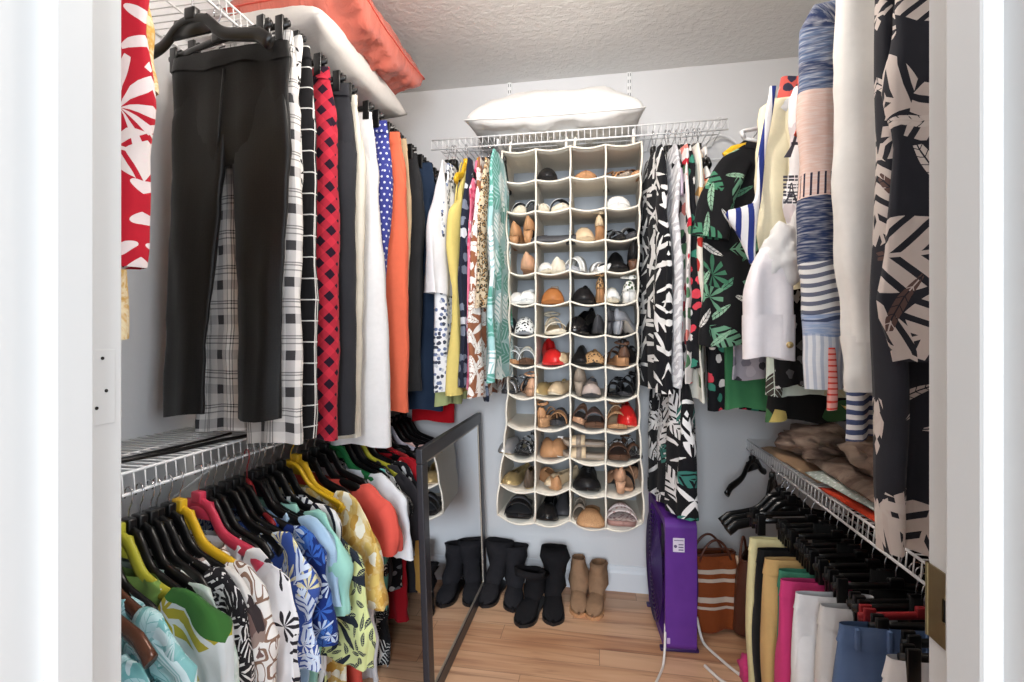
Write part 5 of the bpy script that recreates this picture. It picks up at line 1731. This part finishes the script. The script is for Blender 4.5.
# garments hidden to their hems behind the long sleeved ones
def rtop(nm, desc, cat, mat, X, Y, zb_, hw, hlab, seed, yaw=8, hcol=None, a=.12, th=.014, dz=-.085):
    L = BLU + dz - zb_
    g_drape(nm, desc, cat, mat, (X, Y, BLU + dz), R(yaw), GR, [(0, -.07, .07, .008), (-.09, -.16, .16, .012), (-.3, -hw * .95, hw * .95, th), (-L * .6, -hw, hw, th), (-L, -hw * 1.02, hw * 1.02, th * 1.2)], seed=seed)
    if hlab: hanger('shirt', hcol or M_hblack, hlab, (XRLIP, Y, BLU), R(yaw), GRH, half=.14)
rtop('dress', 'black and white flower print dress with hem below the tropical shirt', 'dress', F_blkfl, .62, 2.06, 1.00, .21, 'black hanger holding the flower print dress', 141)
rtop('dress', 'dark small-flowered dress hem deep under the tropical shirt', 'dress', F_darkfl, .60, 2.0, .92, .20, 'black hanger holding the dark small-flowered dress', 142)
rtop('top', 'grey lilac print top between flower print dress and cream cardigan', 'top', F_greyl, .67, 1.945, 1.04, .2, 'black hanger holding the grey lilac top', 143)
rtop('dress', 'leaf green dress with hem below the tropical shirt', 'dress', F_greenp, .655, 1.97, .93, .2, 'black hanger holding the leaf green dress', 144)
rtop('dress', 'black dress with yellow leaf print above the right shelf', 'dress', F_yelblk, .70, 1.70, .93, .18, 'black hanger holding the yellow leaf dress', 146)
rtop('top', 'pale mint butterfly print top with hem below the white cuff', 'top', F_aquafl, .69, 1.655, 1.015, .19, 'black hanger holding the mint butterfly top', 147)
rtop('top', 'black flower top with hem right behind the white cuff', 'top', F_blkfl, .70, 1.62, 1.045, .19, 'black hanger holding the black flower top', 148)

trop = g_drape('tropical_shirt', 'black short-sleeved shirt with green tropical leaves on a yellow hanger', 'shirt', F_darktrop, (.635, 1.86, BLU - .155), R(8), GR,
       [(0, -.145, .14, .010), (-.025, -.18, .17, .014), (-.08, -.205, .20, .018), (-.2, -.262, .235, .022), (-.33, -.285, .24, .024), (-.5, -.285, .245, .026), (-.70, -.30, .26, .028)], seed=150, ripple=.012, rows=40, n=52)
b = bmesh.new()
sleeve(b, [(-.15, -.03, -.05), (-.20, -.036, -.10), (-.245, -.04, -.20), (-.27, -.042, -.33)], [.035, .05, .058, .062], [.008, .012, .014, .018], seed=6, u0=.7, wrinkle=.006)
finish('sleeve', b, F_darktrop, trop)
b = bmesh.new()
tube(b, [(-.14, -.010, -.002), (-.07, -.022, -.016), (0, -.026, -.03), (.07, -.022, -.016), (.135, -.010, -.002)], .012, 8, flat=(.35, 1.1))
finish('collar', b, F_darktrop, trop)
hanger('shirt', M_hyellow, 'yellow hanger holding the black tropical shirt', (XRLIP, 1.90, BLU), R(6), GRH, half=.215)
hanger('tube', M_hwhite, 'white tubular hanger with thick hook in front of the tropical shirt', (.60, 1.80, BLU), R(30), GRH, half=.17)
F_pinkred = fabric('coral_printed_cotton', P_blobs((226, 104, 96), [(60, 60, 80), (240, 180, 170)], .05, .3, 2))
g_drape('scarf', 'coral and navy printed scarf behind the cream cardigan', 'scarf', F_pinkred, (.60, 1.74, BLU + .02), R(12), GR, [(0, -.02, .06, .012), (-.1, -.035, .06, .016), (-.25, -.05, .05, .016), (-.31, -.05, .0, .012)], seed=151)
# striped sash with its flared end
g_drape('sash', 'navy and white striped sash crossing in front of the tropical shirt', 'sash', F_navstripe, (.44, 1.50, 1.90), R(14), GR, [(0, .032, .05, .005), (-.2, .002, .02, .005), (-.325, -.012, .008, .006), (-.35, -.085, .004, .010), (-.37, -.088, .0, .013), (-.43, -.05, -.008, .013), (-.50, -.024, -.012, .010)], seed=152, rows=40, n=18, ripple=.003)
g_shirt('cardigan', 'cream cardigan with long draped sleeve on the upper right rail', 'cardigan', F_creamk, (.67, 1.56, BLU - .085), R(6), GR, L=.60, S=.155, hw=.185, sl=.47, slw=.062, out=.05, th=.026, seed=153)
hanger('shirt', M_hwhite, 'white hanger holding the cream cardigan', (XRLIP, 1.545, BLU), R(6), GRH, half=.14)

# white shirt with tower and heart prints
sh = g_shirt('printed_shirt', 'white shirt printed with grey towers and red hearts, its cuff gold-buttoned', 'shirt', F_paris, (.715, 1.43, BLU - .085), R(6), GR, L=.62, S=.155, hw=.185, sl=.50, slw=.066, out=.05, th=.032, seed=154)
hanger('shirt', M_hblack, 'black hanger holding the tower print shirt', (XRLIP, 1.42, BLU), R(6), GRH, half=.14)
M_ink = paint('grey_print_ink', (84, 86, 96), .9)
M_heart = paint('red_heart_print', (222, 52, 66), .9)
def flat_prism(b, outline, y0, y1, mi=0):
    f0 = [b.verts.new((x, y0, z)) for x, z in outline]; f1 = [b.verts.new((x, y1, z)) for x, z in outline]
    n = len(outline)
    for k in range(n): b.faces.new((f0[k], f0[(k + 1) % n], f1[(k + 1) % n], f1[k]))
    b.faces.new(f0[::-1]); b.faces.new(f1)
def tower(cx, cz, s, y):
    b = bmesh.new()
    for sg in (-1, 1):
        flat_prism(b, [(cx + sg * .36 * s, cz), (cx + sg * .22 * s, cz), (cx + sg * .12 * s, cz + .3 * s), (cx + sg * .05 * s, cz + .62 * s), (cx, cz + 1.0 * s), (cx + sg * .035 * s, cz + 1.0 * s), (cx + sg * .10 * s, cz + .6 * s), (cx + sg * .19 * s, cz + .28 * s)], y, y + .002)
    for zz, w in ((.27, .2), (.47, .13), (.7, .07)):
        flat_prism(b, [(cx - w * s, cz + zz * s), (cx + w * s, cz + zz * s), (cx + w * s, cz + (zz + .06) * s), (cx - w * s, cz + (zz + .06) * s)], y, y + .002)
    return finish('tower_print', b, M_ink, sh, False)
tower(-.222, -.285, .115, -.050); tower(-.172, -.27, .10, -.046)
tower(-.245, -.40, .05, -.050)
b = bmesh.new()
rs = random.Random(5)
for rr in range(4):
    x = -.265
    while x < -.195:
        w = rs.uniform(.006, .013)
        z = -.345 - rr * .019
        for q in range(2):
            box(b, x, x + w, -.0505, -.0485, z + q * .008, z + q * .008 + rs.uniform(.002, .006))
        x += w + .003
finish('stamp_print', b, M_ink, sh, False)
def heart(cx, cz, s, y):
    b = bmesh.new()
    pts = []
    for k in range(20):
        a = 2 * PI * k / 20
        pts.append((cx + s * 16 * math.sin(a) ** 3 / 16, cz + s * (13 * math.cos(a) - 5 * math.cos(2 * a) - 2 * math.cos(3 * a) - math.cos(4 * a)) / 16))
    flat_prism(b, pts, y, y + .002)
    finish('heart_print', b, M_heart, sh, False)
heart(-.186, -.155, .011, -.050); heart(-.176, -.30, .011, -.048)
# knotted waist of the shirt and the hanging cuff sleeve
def crumple(name, label, cat, mat, loc, size, seed, group=None, amp=.35, rz=0, freq=2.2, sub=4, flatten=1.0):
    b = bmesh.new()
    bmesh.ops.create_icosphere(b, subdivisions=sub, radius=1.0)
    for v in b.verts:
        d = v.co.normalized()
        q = noise.noise(d * freq + Vector((seed, seed * 2, 0))) + .5 * noise.noise(d * freq * 2.3 + Vector((seed * 3, 0, seed)))
        rdg = 1 - abs(noise.noise(d * freq * 1.6 + Vector((0, seed, seed * 5))))
        k = 1 + amp * q + amp * .5 * (rdg - .7)
        v.co = Vector((d.x * size[0] * k, d.y * size[1] * k, d.z * size[2] * k * flatten))
    uvl = b.loops.layers.uv.verify()
    for f in b.faces:
        for lp in f.loops:
            lp[uvl].uv = (lp.vert.co.x + lp.vert.co.y * .6, lp.vert.co.z + lp.vert.co.y * .4)
    o = finish(name, b, mat)
    o.location = loc; o.rotation_euler = (0, 0, rz)
    if label: tag(o, label, cat, group)
    return o
k1 = crumple('knotted_front', None, None, F_offw, (-.262, -.05, -.53), (.05, .042, .08), 4, amp=.3, freq=1.5); k1.parent = sh
k2 = crumple('knotted_front', None, None, F_offw, (-.218, -.06, -.50), (.042, .035, .085), 9, amp=.3, freq=1.6); k2.parent = sh
b = bmesh.new()
cloth(b, [(-.15, -.01, .045, .016), (-.2, -.04, .05, .026), (-.27, -.06, .055, .03), (-.36, -.062, .058, .028), (-.43, -.062, .06, .024)], rows=20, n=26, ripple=.008, seed=12, lam=.09)
s2 = finish('sleeve', b, F_pinkcuff, sh); s2.location = (-.300, -.05, -.354); s2.rotation_euler = (0, 0, R(4))
b = bmesh.new()
cloth(b, [(-.33, -.064, .061, .031), (-.37, -.065, .062, .029), (-.44, -.065, .063, .027)], rows=5, n=26, ripple=.008, seed=12, lam=.09, wrinkle=.002)
cu = finish('cuff', b, F_pinkcuff, sh); cu.location = s2.location; cu.rotation_euler = s2.rotation_euler
b = bmesh.new(); tube(b, [(.035, -.030, -.405), (.035, -.036, -.405)], .008, 14)
bt = finish('gold_button', b, gold, sh); bt.location = s2.location

g_shirt('orange_blouse', 'orange-red top with short rolled sleeve behind the patchwork sleeve', 'top', F_oran, (.695, 1.33, BLU - .085), R(6), GR, L=.33, S=.155, hw=.185, sl=.155, slw=.065, out=.04, th=.028, seed=156)
hanger('shirt', M_hblack, 'black hanger holding the orange-red top', (XRLIP, 1.33, BLU), R(6), GRH, half=.14)
t = g_shirt('woven_jacket', 'blue and blush patchwork woven jacket on the upper right rail', 'jacket', F_scarf, (.655, 1.17, BLU - .06), R(6), GR, L=.70, S=.17, hw=.185, sl=.79, slw=.064, wr=.004, out=.04, th=.022, seed=157)
hanger('shirt', M_hblack, 'black hanger holding the patchwork woven jacket', (XRLIP, 1.17, BLU), R(6), GRH, half=.14)
g_drape('red_trim', 'red woven trim strip at the patchwork sleeve\'s lower edge', 'trim', F_redtrim, (.466, 1.13, 1.17), R(6), GR, [(0, -.003, .016, .005), (-.09, -.001, .02, .006), (-.125, -.001, .02, .006)], seed=158, rows=10, n=12, ripple=.001, wrinkle=.002)
g_drape('striped_dress', 'blue and white wavy striped dress showing under the white sweater cuff', 'dress', F_stripes2, (.66, 1.09, BLU - .09), R(5), GR, tank(.935, .1, .185, .014), seed=159)
hanger('shirt', M_hblack, 'black hanger holding the wavy striped dress', (XRLIP, 1.09, BLU), R(5), GRH, half=.14)
g_shirt('sweater', 'heavy white sweater with long cuffed sleeve on the upper right rail', 'sweater', F_bigwhite, (.652, 1.005, BLU - .05), R(6), GR, L=.66, S=.165, hw=.185, sl=.70, slw=.066, wr=.004, out=.035, th=.03, seed=160, cuff=F_bigwhite, cufflen=.085)
hanger('shirt', M_hblack, 'black hanger holding the heavy white sweater', (XRLIP, 1.015, BLU), R(6), GRH, half=.14)
g_shirt('tunic', 'off-white linen tunic between the white sweater and black palm kimono', 'tunic', F_offw, (.70, .935, BLU - .06), R(5), GR, L=.62, S=.175, hw=.19, sl=.42, slw=.06, out=.03, th=.02, seed=161)
hanger('shirt', M_hblack, 'black hanger holding the off-white tunic', (XRLIP, .945, BLU), R(5), GRH, half=.14)
kim = g_drape('kimono', 'black kimono with taupe palm print nearest the right door jamb', 'kimono', F_kimono, (.66, .84, BLU - .06), R(3), GR,
        [(0, -.09, .09, .012), (-.05, -.20, .19, .02), (-.12, -.255, .23, .028), (-.5, -.262, .24, .034), (-.8, -.268, .24, .036), (-1.08, -.262, .24, .038)], seed=162, ripple=.026, lam=.115, rows=50, n=64)
b = bmesh.new()
sleeve(b, [(-.17, -.03, -.08), (-.20, -.045, -.12), (-.205, -.05, -.3), (-.20, -.052, -.5), (-.20, -.05, -.80)], [.04, .055, .06, .065, .07], [.015, .022, .026, .028, .03], seed=44, u0=.9, wrinkle=.01)
finish('sleeve', b, F_kimono, kim)
hanger('shirt', M_hblack, 'black hanger holding the palm print kimono', (XRLIP, .845, BLU), R(5), GRH, half=.14)

# ---- folded things on the lower right shelf
GF = 'folded things on the lower right shelf'
def folded(name, label, cat, mat, loc, size, rz, seed, tilt=(0, 0), curl=.01):
    t = thing(name, label, cat, loc, 0, GF, rot=(tilt[0], tilt[1], rz))
    b = bmesh.new()
    uvl = b.loops.layers.uv.verify()
    sx, sy, sz = size
    n, m = 22, 22
    for side, fl in ((1, 0), (-1, 1)):
        A = []
        for i in range(n + 1):
            rw = []
            for j in range(m + 1):
                u, v = -1 + 2 * i / n, -1 + 2 * j / m
                e = (max(0, 1 - abs(u) ** 8) * max(0, 1 - abs(v) ** 8)) ** .5
                q = noise.noise(Vector((u * 2 + seed, v * 2, seed)))
                rw.append(b.verts.new((u * sx / 2 * (1 + .03 * q), v * sy / 2 * (1 + .03 * q), sz / 2 + side * sz / 2 * e + curl * q * (1 if side > 0 else .0))))
            A.append(rw)
        for i in range(n):
            for j in range(m):
                q = [A[i][j], A[i + 1][j], A[i + 1][j + 1], A[i][j + 1]]
                if fl: q.reverse()
                f = b.faces.new(q)
                for lp in f.loops: lp[uvl].uv = (lp.vert.co.x, lp.vert.co.y)
    bmesh.ops.remove_doubles(b, verts=b.verts[:], dist=.0006)
    finish('cloth', b, mat, t)
    return t
F_brownbag = fabric('brown_taupe_print', P_cloud([(96, 80, 74), (134, 112, 100), (160, 140, 126), (110, 96, 92)], 8, 2))
F_mintdot = fabric('mint_dotted_cotton', P_dots((206, 218, 210), (240, 244, 242), .018, .004))
F_beigef = fabric('warm_beige_cotton', P_plain((190, 156, 124), .1))
F_yelfold = fabric('mustard_fold', P_plain((210, 160, 60), .1))
F_creamf = fabric('cream_yellow_fold', P_plain((222, 196, 128), .1))
folded('folded_shirt', 'orange-red folded shirt low in the stack on the right shelf', 'shirt', F_redfold, (.80, 1.42, ZLR + .004), (.29, .42, .016), R(3), 3)
folded('folded_shirt', 'mustard folded shirt edge near the kimono on the right shelf', 'shirt', F_yelfold, (.80, 1.11, ZLR + .004), (.25, .2, .014), R(-3), 5)
folded('folded_jeans', 'navy folded jeans above the mustard folded shirt', 'jeans', F_navy, (.82, 1.13, ZLR + .02), (.24, .2, .018), R(4), 6)
folded('folded_sweater', 'warm beige folded top at far end of right shelf', 'top', F_beigef, (.80, 1.93, ZLR + .004), (.29, .5, .014), R(2), 7)
folded('folded_scarf', 'pale mint dotted folded scarf on the right shelf stack', 'scarf', F_mintdot, (.80, 1.48, ZLR + .022), (.28, .5, .02), R(4), 9)
folded('folded_shirt', 'brown printed folded shirt on top of the right shelf stack', 'shirt', F_brownbag, (.805, 1.55, ZLR + .044), (.28, .48, .03), R(-2), 11, curl=.02)
crumple('crumpled_bag', 'crumpled brown printed fabric bag heaped on the right shelf', 'bag', F_brownbag, (.82, 1.46, ZLR + .135), (.125, .24, .062), 3, GF, amp=.35)
crumple('crumpled_dress', 'heap of brown and black printed fabric at far end of right shelf', 'dress', F_brownbag, (.81, 1.98, ZLR + .075), (.13, .2, .055), 6, GF, amp=.4)
folded('paper_folder', 'cream yellow folded flap standing out above the brown heap', 'folder', F_creamf, (.79, 1.52, ZLR + .185), (.2, .22, .008), R(10), 13, tilt=(R(20), R(24)), curl=.006)

# ---- lower right rail: empty black hangers, then trousers
GRL = 'hangers on the lower right rail'
hanger('shirt', M_hblack, 'empty black hanger deepest on the lower right rail', (XRLIP, 2.31, BLR), R(48), GRL, half=.215, stem=.025)
hanger('shirt', M_hblack, 'empty black hanger second from the back, twisted on the lower right rail', (XRLIP, 2.06, BLR), R(62), GRL, half=.215, stem=.03)
for i, Y in enumerate((1.93, 1.885, 1.84)):
    hanger('shirt', M_hblack, ['rear', 'middle', 'front'][i] + ' of three nested empty black hangers above the striped handbag', (XRLIP - .01, Y, BLR), R(8), GRL, half=.215, stem=.052)
F_pyel = fabric('pale_yellow_chino', P_plain((232, 222, 170), .06))
F_pblk = fabric('black_chino', P_plain((26, 27, 28), .15))
F_ptan = fabric('tan_chino', P_plain((212, 174, 116), .08))
F_pgrn = fabric('green_chino', P_plain((72, 142, 114), .1))
F_ppink = fabric('hot_pink_chino', P_plain((212, 66, 126), .08))
F_pdenim = fabric('mid_blue_denim', P_denim((70, 96, 140), (150, 172, 204)))
GPR = 'trousers on the lower right rail'
def rpant(nm, desc, cat, mat, Y, hlab, xc=.545, wz=-.128, yaw=4, L=.55, **k):
    k.setdefault('top', .085); k.setdefault('hip', .095); k.setdefault('ankle', .04); k.setdefault('th', .03); k.setdefault('gap', .004)
    pt_ = g_pants(nm, desc, cat, mat, (xc, Y, BLR + wz), R(yaw), GPR, L=L, **k)
    if hlab: hanger('clip', M_hblack, hlab, (XRLIP + .02, Y, BLR), R(yaw), GRL, half=.14)
    return pt_
rpant('chinos', 'pale yellow chinos at back of the lower right trousers', 'trousers', F_pyel, 1.655, 'black clip hanger gripping the pale yellow chinos', L=.53, seed=171)
rpant('chinos', 'black chinos between the pale yellow and tan chinos', 'trousers', F_pblk, 1.575, 'black clip hanger gripping the black chinos', L=.54, seed=172)
rpant('chinos', 'tan chinos on the lower right rail', 'trousers', F_ptan, 1.51, 'black clip hanger gripping the tan chinos', L=.54, seed=173)
rpant('chinos', 'green chinos with just the waistband showing above the pink pair', 'trousers', F_pgrn, 1.44, 'black clip hanger gripping the green chinos', L=.5, seed=174, top=.07, hip=.075)
rpant('chinos', 'hot pink chinos on the lower right rail', 'trousers', F_ppink, 1.385, 'black clip hanger gripping the hot pink chinos', L=.54, seed=175, th=.03)
rpant('white_jeans', 'white jeans right in front of the hot pink chinos', 'jeans', F_white, 1.285, 'black clip hanger gripping the white jeans', L=.54, seed=176, th=.03, wz=-.112)
rpant('white_jeans', 'off-white jeans between white jeans and blue denim', 'jeans', F_offw, 1.21, 'black clip hanger gripping the off-white jeans', L=.54, seed=177, top=.075, hip=.085, wz=-.10, xc=.56)
bj = rpant('blue_jeans', 'mid blue jeans with belt loops on the lower right rail', 'jeans', F_pdenim, 1.12, 'black clip hanger with big clip gripping the blue jeans', L=.54, seed=178, th=.034, xc=.655, wz=-.085, top=.175, hip=.19, ankle=.09)
for x in (-.15, -.09, -.02, .06, .13):
    b = bmesh.new(); box(b, x - .004, x + .004, -.0195, -.010, -.040, .003, .0015); finish('belt_loop', b, F_pdenim, bj)
rpant('black_trousers', 'black trousers hanging close to the right wall behind the pink chinos', 'trousers', F_pblk, 1.475, 'black clip hanger gripping the black trousers by the right wall', xc=.74, top=.11, hip=.12, ankle=.05, seed=181, wz=-.06)
rpant('black_trousers', 'black trousers hanging close to the right wall behind the white jeans', 'trousers', F_pblk, 1.33, 'black clip hanger gripping the wall-side trousers behind white jeans', xc=.75, top=.11, hip=.12, ankle=.05, seed=182, wz=-.06)
rpant('black_trousers', 'black trousers close to the right wall behind the blue jeans', 'trousers', F_pblk, 1.19, 'black clip hanger gripping the trousers behind the blue jeans', xc=.76, top=.11, hip=.12, ankle=.05, seed=183, wz=-.055)
rpant('black_trousers', 'black trousers close to the right wall behind the pale yellow chinos', 'trousers', F_pblk, 1.62, 'black clip hanger gripping the trousers behind the pale yellow chinos', xc=.74, top=.11, hip=.12, ankle=.05, seed=184, wz=-.06)
rpant('white_shorts', 'white shorts nearest the camera on the lower right rail', 'shorts', F_white, 1.02, 'black clip hanger gripping the white shorts', L=.4, seed=179, top=.08, hip=.1, xc=.60, wz=-.09)
for i, Y in enumerate((1.07, .965, .915, .865, .815)):
    hanger('clip', M_hblack, 'bare black clip hanger, %s from the doorway on the lower right rail' % ['fifth', 'fourth', 'third', 'second', 'first'][i], (XRLIP + .03, Y, BLR), R([6, 4, 10, 2, 12][i]), GRL, half=.12)
hanger('clip', M_hred, 'dark red clip hanger among the black ones on the lower right rail', (XRLIP + .01, 1.165, BLR - .004), R(5), GRL, half=.13)
for i, Y in enumerate((1.70, 1.76)):
    hanger('clip', M_hblack, ['bare black clip hanger just behind the pale yellow chinos', 'bare black clip hanger between nested hangers and pale yellow chinos'][i], (XRLIP, Y, BLR), R(6), GRL, half=.18)

# ---- fan
g = G('purple_plastic', .38, spec=.4)
n, _ = g.noise(g.coord('Object'), 14, 2)
M_purple = g.out(g.mix(n, srgb(84, 40, 128), srgb(104, 54, 150)))
M_purdark = paint('dark_purple_grille', (52, 30, 84), .4)
fan = thing('box_fan', 'purple plastic box fan standing on the floor beside the striped handbag', 'fan', (.24, 1.935, 0), 0, rot=(0, 0, R(4)))
fd, fl_, fh = .118, .37, .505
b = bmesh.new()
z0 = .008
def rrect(y0, y1, z0_, z1_, r, n=8):
    pts = []
    for (cy_, cz_, a0) in ((y1 - r, z1_ - r, 0), (y0 + r, z1_ - r, PI / 2), (y0 + r, z0_ + r, PI), (y1 - r, z0_ + r, 1.5 * PI)):
        for k in range(n + 1):
            a = a0 + PI / 2 * k / n
            pts.append((cy_ + r * math.cos(a), cz_ + r * math.sin(a)))
    return pts
ro, ri = rrect(0, fl_, z0, fh, .032), rrect(.03, fl_ - .03, z0 + .03, fh - .03, .05)
loops = []
for pts, x in ((ri, .004), (ro, .004), (ro, .0), (ro, fd), (ri, fd)):
    dxy = .003 if x == .0 or x == fd else 0
    loops.append([b.verts.new((x, y, z)) for y, z in pts])
for A_, B_ in zip(loops, loops[1:] + loops[:1]):
    for k in range(len(A_)):
        k2 = (k + 1) % len(A_)
        b.faces.new((A_[k], A_[k2], B_[k2], B_[k]))
bmesh.ops.recalc_face_normals(b, faces=b.faces[:])
hs = finish('housing', b, M_purple, fan, False)
bv = hs.modifiers.new('edge', 'BEVEL'); bv.width = .004; bv.segments = 3; bv.limit_method = 'ANGLE'
for x, nm in ((-.006, 'front_grille'), (fd + .002, 'rear_grille')):
    b = bmesh.new()
    cz, cy = fh / 2 + z0 / 2, fl_ / 2
    for k in range(1, 13):
        rr = .014 + k * .0137
        tube(b, [(x - (.016 if x < 0 else -.008) * (1 - (rr / .2) ** 2), cy + rr * math.cos(2 * PI * j / 40), cz + rr * 1.22 * math.sin(2 * PI * j / 40)) for j in range(41)], .0022, 5)
    for j in range(16):
        a = 2 * PI * j / 16
        tube(b, [(x - (.014 if x < 0 else -.006), cy + .02 * math.cos(a), cz + .02 * math.sin(a)), (x, cy + .172 * math.cos(a), cz + .222 * math.sin(a))], .002, 5)
    finish(nm, b, M_purdark, fan)
b = bmesh.new()
for k in range(5):
    a0 = 2 * PI * k / 5
    vs = []
    for i in range(7):
        rr = .03 + .135 * i / 6
        for s in (0, 1):
            a = a0 + s * .85
            vs.append(b.verts.new((.045 + .03 * (s - .5), fl_ / 2 + rr * math.cos(a), fh / 2 + rr * math.sin(a))))
    for i in range(6):
        b.faces.new((vs[2 * i], vs[2 * i + 1], vs[2 * i + 3], vs[2 * i + 2]))
o = finish('blades', b, M_purdark, fan); o.modifiers.new('t', 'SOLIDIFY').thickness = .003
b = bmesh.new(); tube(b, [(.02, fl_ / 2, fh / 2), (.09, fl_ / 2, fh / 2)], .035, 20); finish('hub', b, M_purdark, fan)
for y in (.03, fl_ - .03):
    b = bmesh.new(); box(b, -.012, fd + .012, y - .014, y + .014, 0, .012, .004); finish('foot', b, M_purdark, fan)
b = bmesh.new(); box(b, .030, .072, -.0012, .001, fh - .118, fh - .066); lab_ = finish('sticker', b, paint('sticker_paper', (214, 206, 222), .6), fan, False)
b = bmesh.new()
tube(b, [(.039, -.0018, fh - .097), (.039, -.0012, fh - .097)], .006, 12)
for k in range(3): box(b, .050, .068, -.0017, -.0010, fh - .112 + k * .010, fh - .108 + k * .010)
box(b, .034, .068, -.0017, -.0010, fh - .076, fh - .0735)
finish('sticker_print', b, paint('sticker_ink', (96, 84, 120), .7), lab_, False)
b = bmesh.new(); box(b, .008, .020, -.002, .004, .04, .062, .002); finish('corner_clip', b, paint('clear_clip', (196, 170, 210), .2), fan, False)

# ---- handbags behind the fan
def weave_bag(g, uv):
    u, v, _ = g.xyz(uv)
    n, _ = g.noise(uv, 160, 2)
    c = g.mix(n, srgb(120, 56, 26), srgb(164, 84, 40))
    x = g.f('SINE', g.mul(u, 900.0)); y = g.f('SINE', g.mul(v, 900.0))
    c = g.mix(g.mul(g.gt(g.mul(x, y), .3), .3), c, srgb(70, 34, 20))
    for z0, w in ((-.048, .016), (-.082, .014), (-.15, .02), (-.185, .011)):
        c = g.mix(g.mul(g.mul(g.gt(v, z0 - w), g.lt(v, z0)), .85), c, srgb(216, 202, 186))
    return c
F_weave = fabric('rust_striped_weave', weave_bag, .7, wst=.6)
M_bleath = paint('brown_bag_leather', (92, 52, 38), .45, var=.2, vs=30)
M_ltan = paint('pale_strap_leather', (196, 170, 146), .6)
def bag(name, label, loc, rz, mat, size, group='handbags on the floor', straps=True, strapm=None, seed=0):
    t = thing(name, label, 'handbag', loc, rz, group)
    sx, sy, sz = size
    b = bmesh.new()
    cloth(b, [(sz, -sx * .44, sx * .44, sy * .18), (sz * .8, -sx * .47, sx * .47, sy * .34), (sz * .45, -sx * .5, sx * .5, sy * .47), (sz * .15, -sx * .48, sx * .48, sy * .48), (sz * .03, -sx * .40, sx * .40, sy * .42), (.004, -sx * .3, sx * .3, sy * .34)],
          rows=22, n=36, ripple=.003, seed=seed, v0=-sz, cap_end=True)
    finish('bag_body', b, mat, t)
    b = bmesh.new()
    tube(b, [(sx * .44 * math.cos(2 * PI * k / 30), sy * .18 * sgp(math.sin(2 * PI * k / 30), .55), sz + .002) for k in range(31)], .005, 6, flat=(.6, 1.2))
    finish('top_edge', b, M_bleath, t)
    if straps:
        for s in (-1, 1):
            b = bmesh.new()
            tube(b, [(-sx * .3 + sx * .6 * k / 14, s * sy * .2, sz - .02 + .085 * math.sin(PI * k / 14) ** .7) for k in range(15)], .005, 8)
            finish('handle', b, M_bleath, t)
        b = bmesh.new()
        tube(b, [(sx * .40, -sy * .22, sz + .0), (sx * .44, -sy * .34, sz * .7), (sx * .48, -sy * .47, sz * .4), (sx * .44, -sy * .5, .03)], .007, 6, flat=(1.0, .5))
        finish('side_strap', b, M_ltan, t)
    return t
bag('striped_handbag', 'rust woven handbag with cream stripes standing behind the purple fan', (.455, 2.165, 0), R(16), F_weave, (.225, .16, .30), seed=3)
bag('leather_handbag', 'dark brown leather handbag partly hidden behind the pale yellow chinos', (.60, 2.15, 0), R(64), M_bleath, (.2, .13, .31), seed=5)
crumple('dust_bag', 'pale grey dust bag slumped between brown handbag and pale yellow chinos', 'bag', F_offw, (.565, 1.83, .21), (.035, .05, .1), 8, amp=.25)
crumple('pink_shoe', 'hot pink fabric lying on the floor below the brown handbag', 'cloth', F_ppink, (.505, 1.80, .055), (.035, .06, .055), 5, amp=.25)

# ---- cords on the floor
M_cord = paint('white_cord', (228, 222, 216), .4)
def cordpath(pts, n=40):
    out = smoothlerp([(i * 1.0, *p) for i, p in enumerate(pts)], n)
    return [(r[1], r[2], r[3]) for r in out]
t = thing('fan_cord', 'white power cord running from the fan across the wooden floor', 'cord', (0, 0, 0))
b = bmesh.new(); tube(b, cordpath([(.245, 1.96, .10), (.236, 1.90, .05), (.225, 1.86, .006), (.205, 1.80, .006), (.17, 1.71, .006), (.15, 1.6, .006)]), .0045, 8); finish('cord', b, M_cord, t)
t = thing('extension_cord', 'white looped extension cord on the floor right of the fan', 'cord', (0, 0, 0))
b = bmesh.new(); tube(b, cordpath([(.375, 2.05, .09), (.39, 2.02, .02), (.41, 1.98, .008), (.47, 1.87, .008), (.525, 1.80, .008), (.54, 1.775, .008), (.50, 1.775, .008), (.42, 1.80, .008), (.372, 1.88, .008)], 60), .0055, 8); finish('cord', b, M_cord, t)
t = thing('plug_cord', 'white cord with plug lying in front of the pink fabric', 'cord', (0, 0, 0))
b = bmesh.new(); tube(b, cordpath([(.54, 1.84, .03), (.55, 1.80, .01), (.535, 1.73, .007), (.455, 1.68, .007), (.40, 1.61, .007), (.385, 1.5, .007)], 40), .005, 8); finish('cord', b, M_cord, t)
b = bmesh.new(); box(b, .522, .552, 1.83, 1.86, .004, .045, .006); finish('plug', b, M_cord, t)
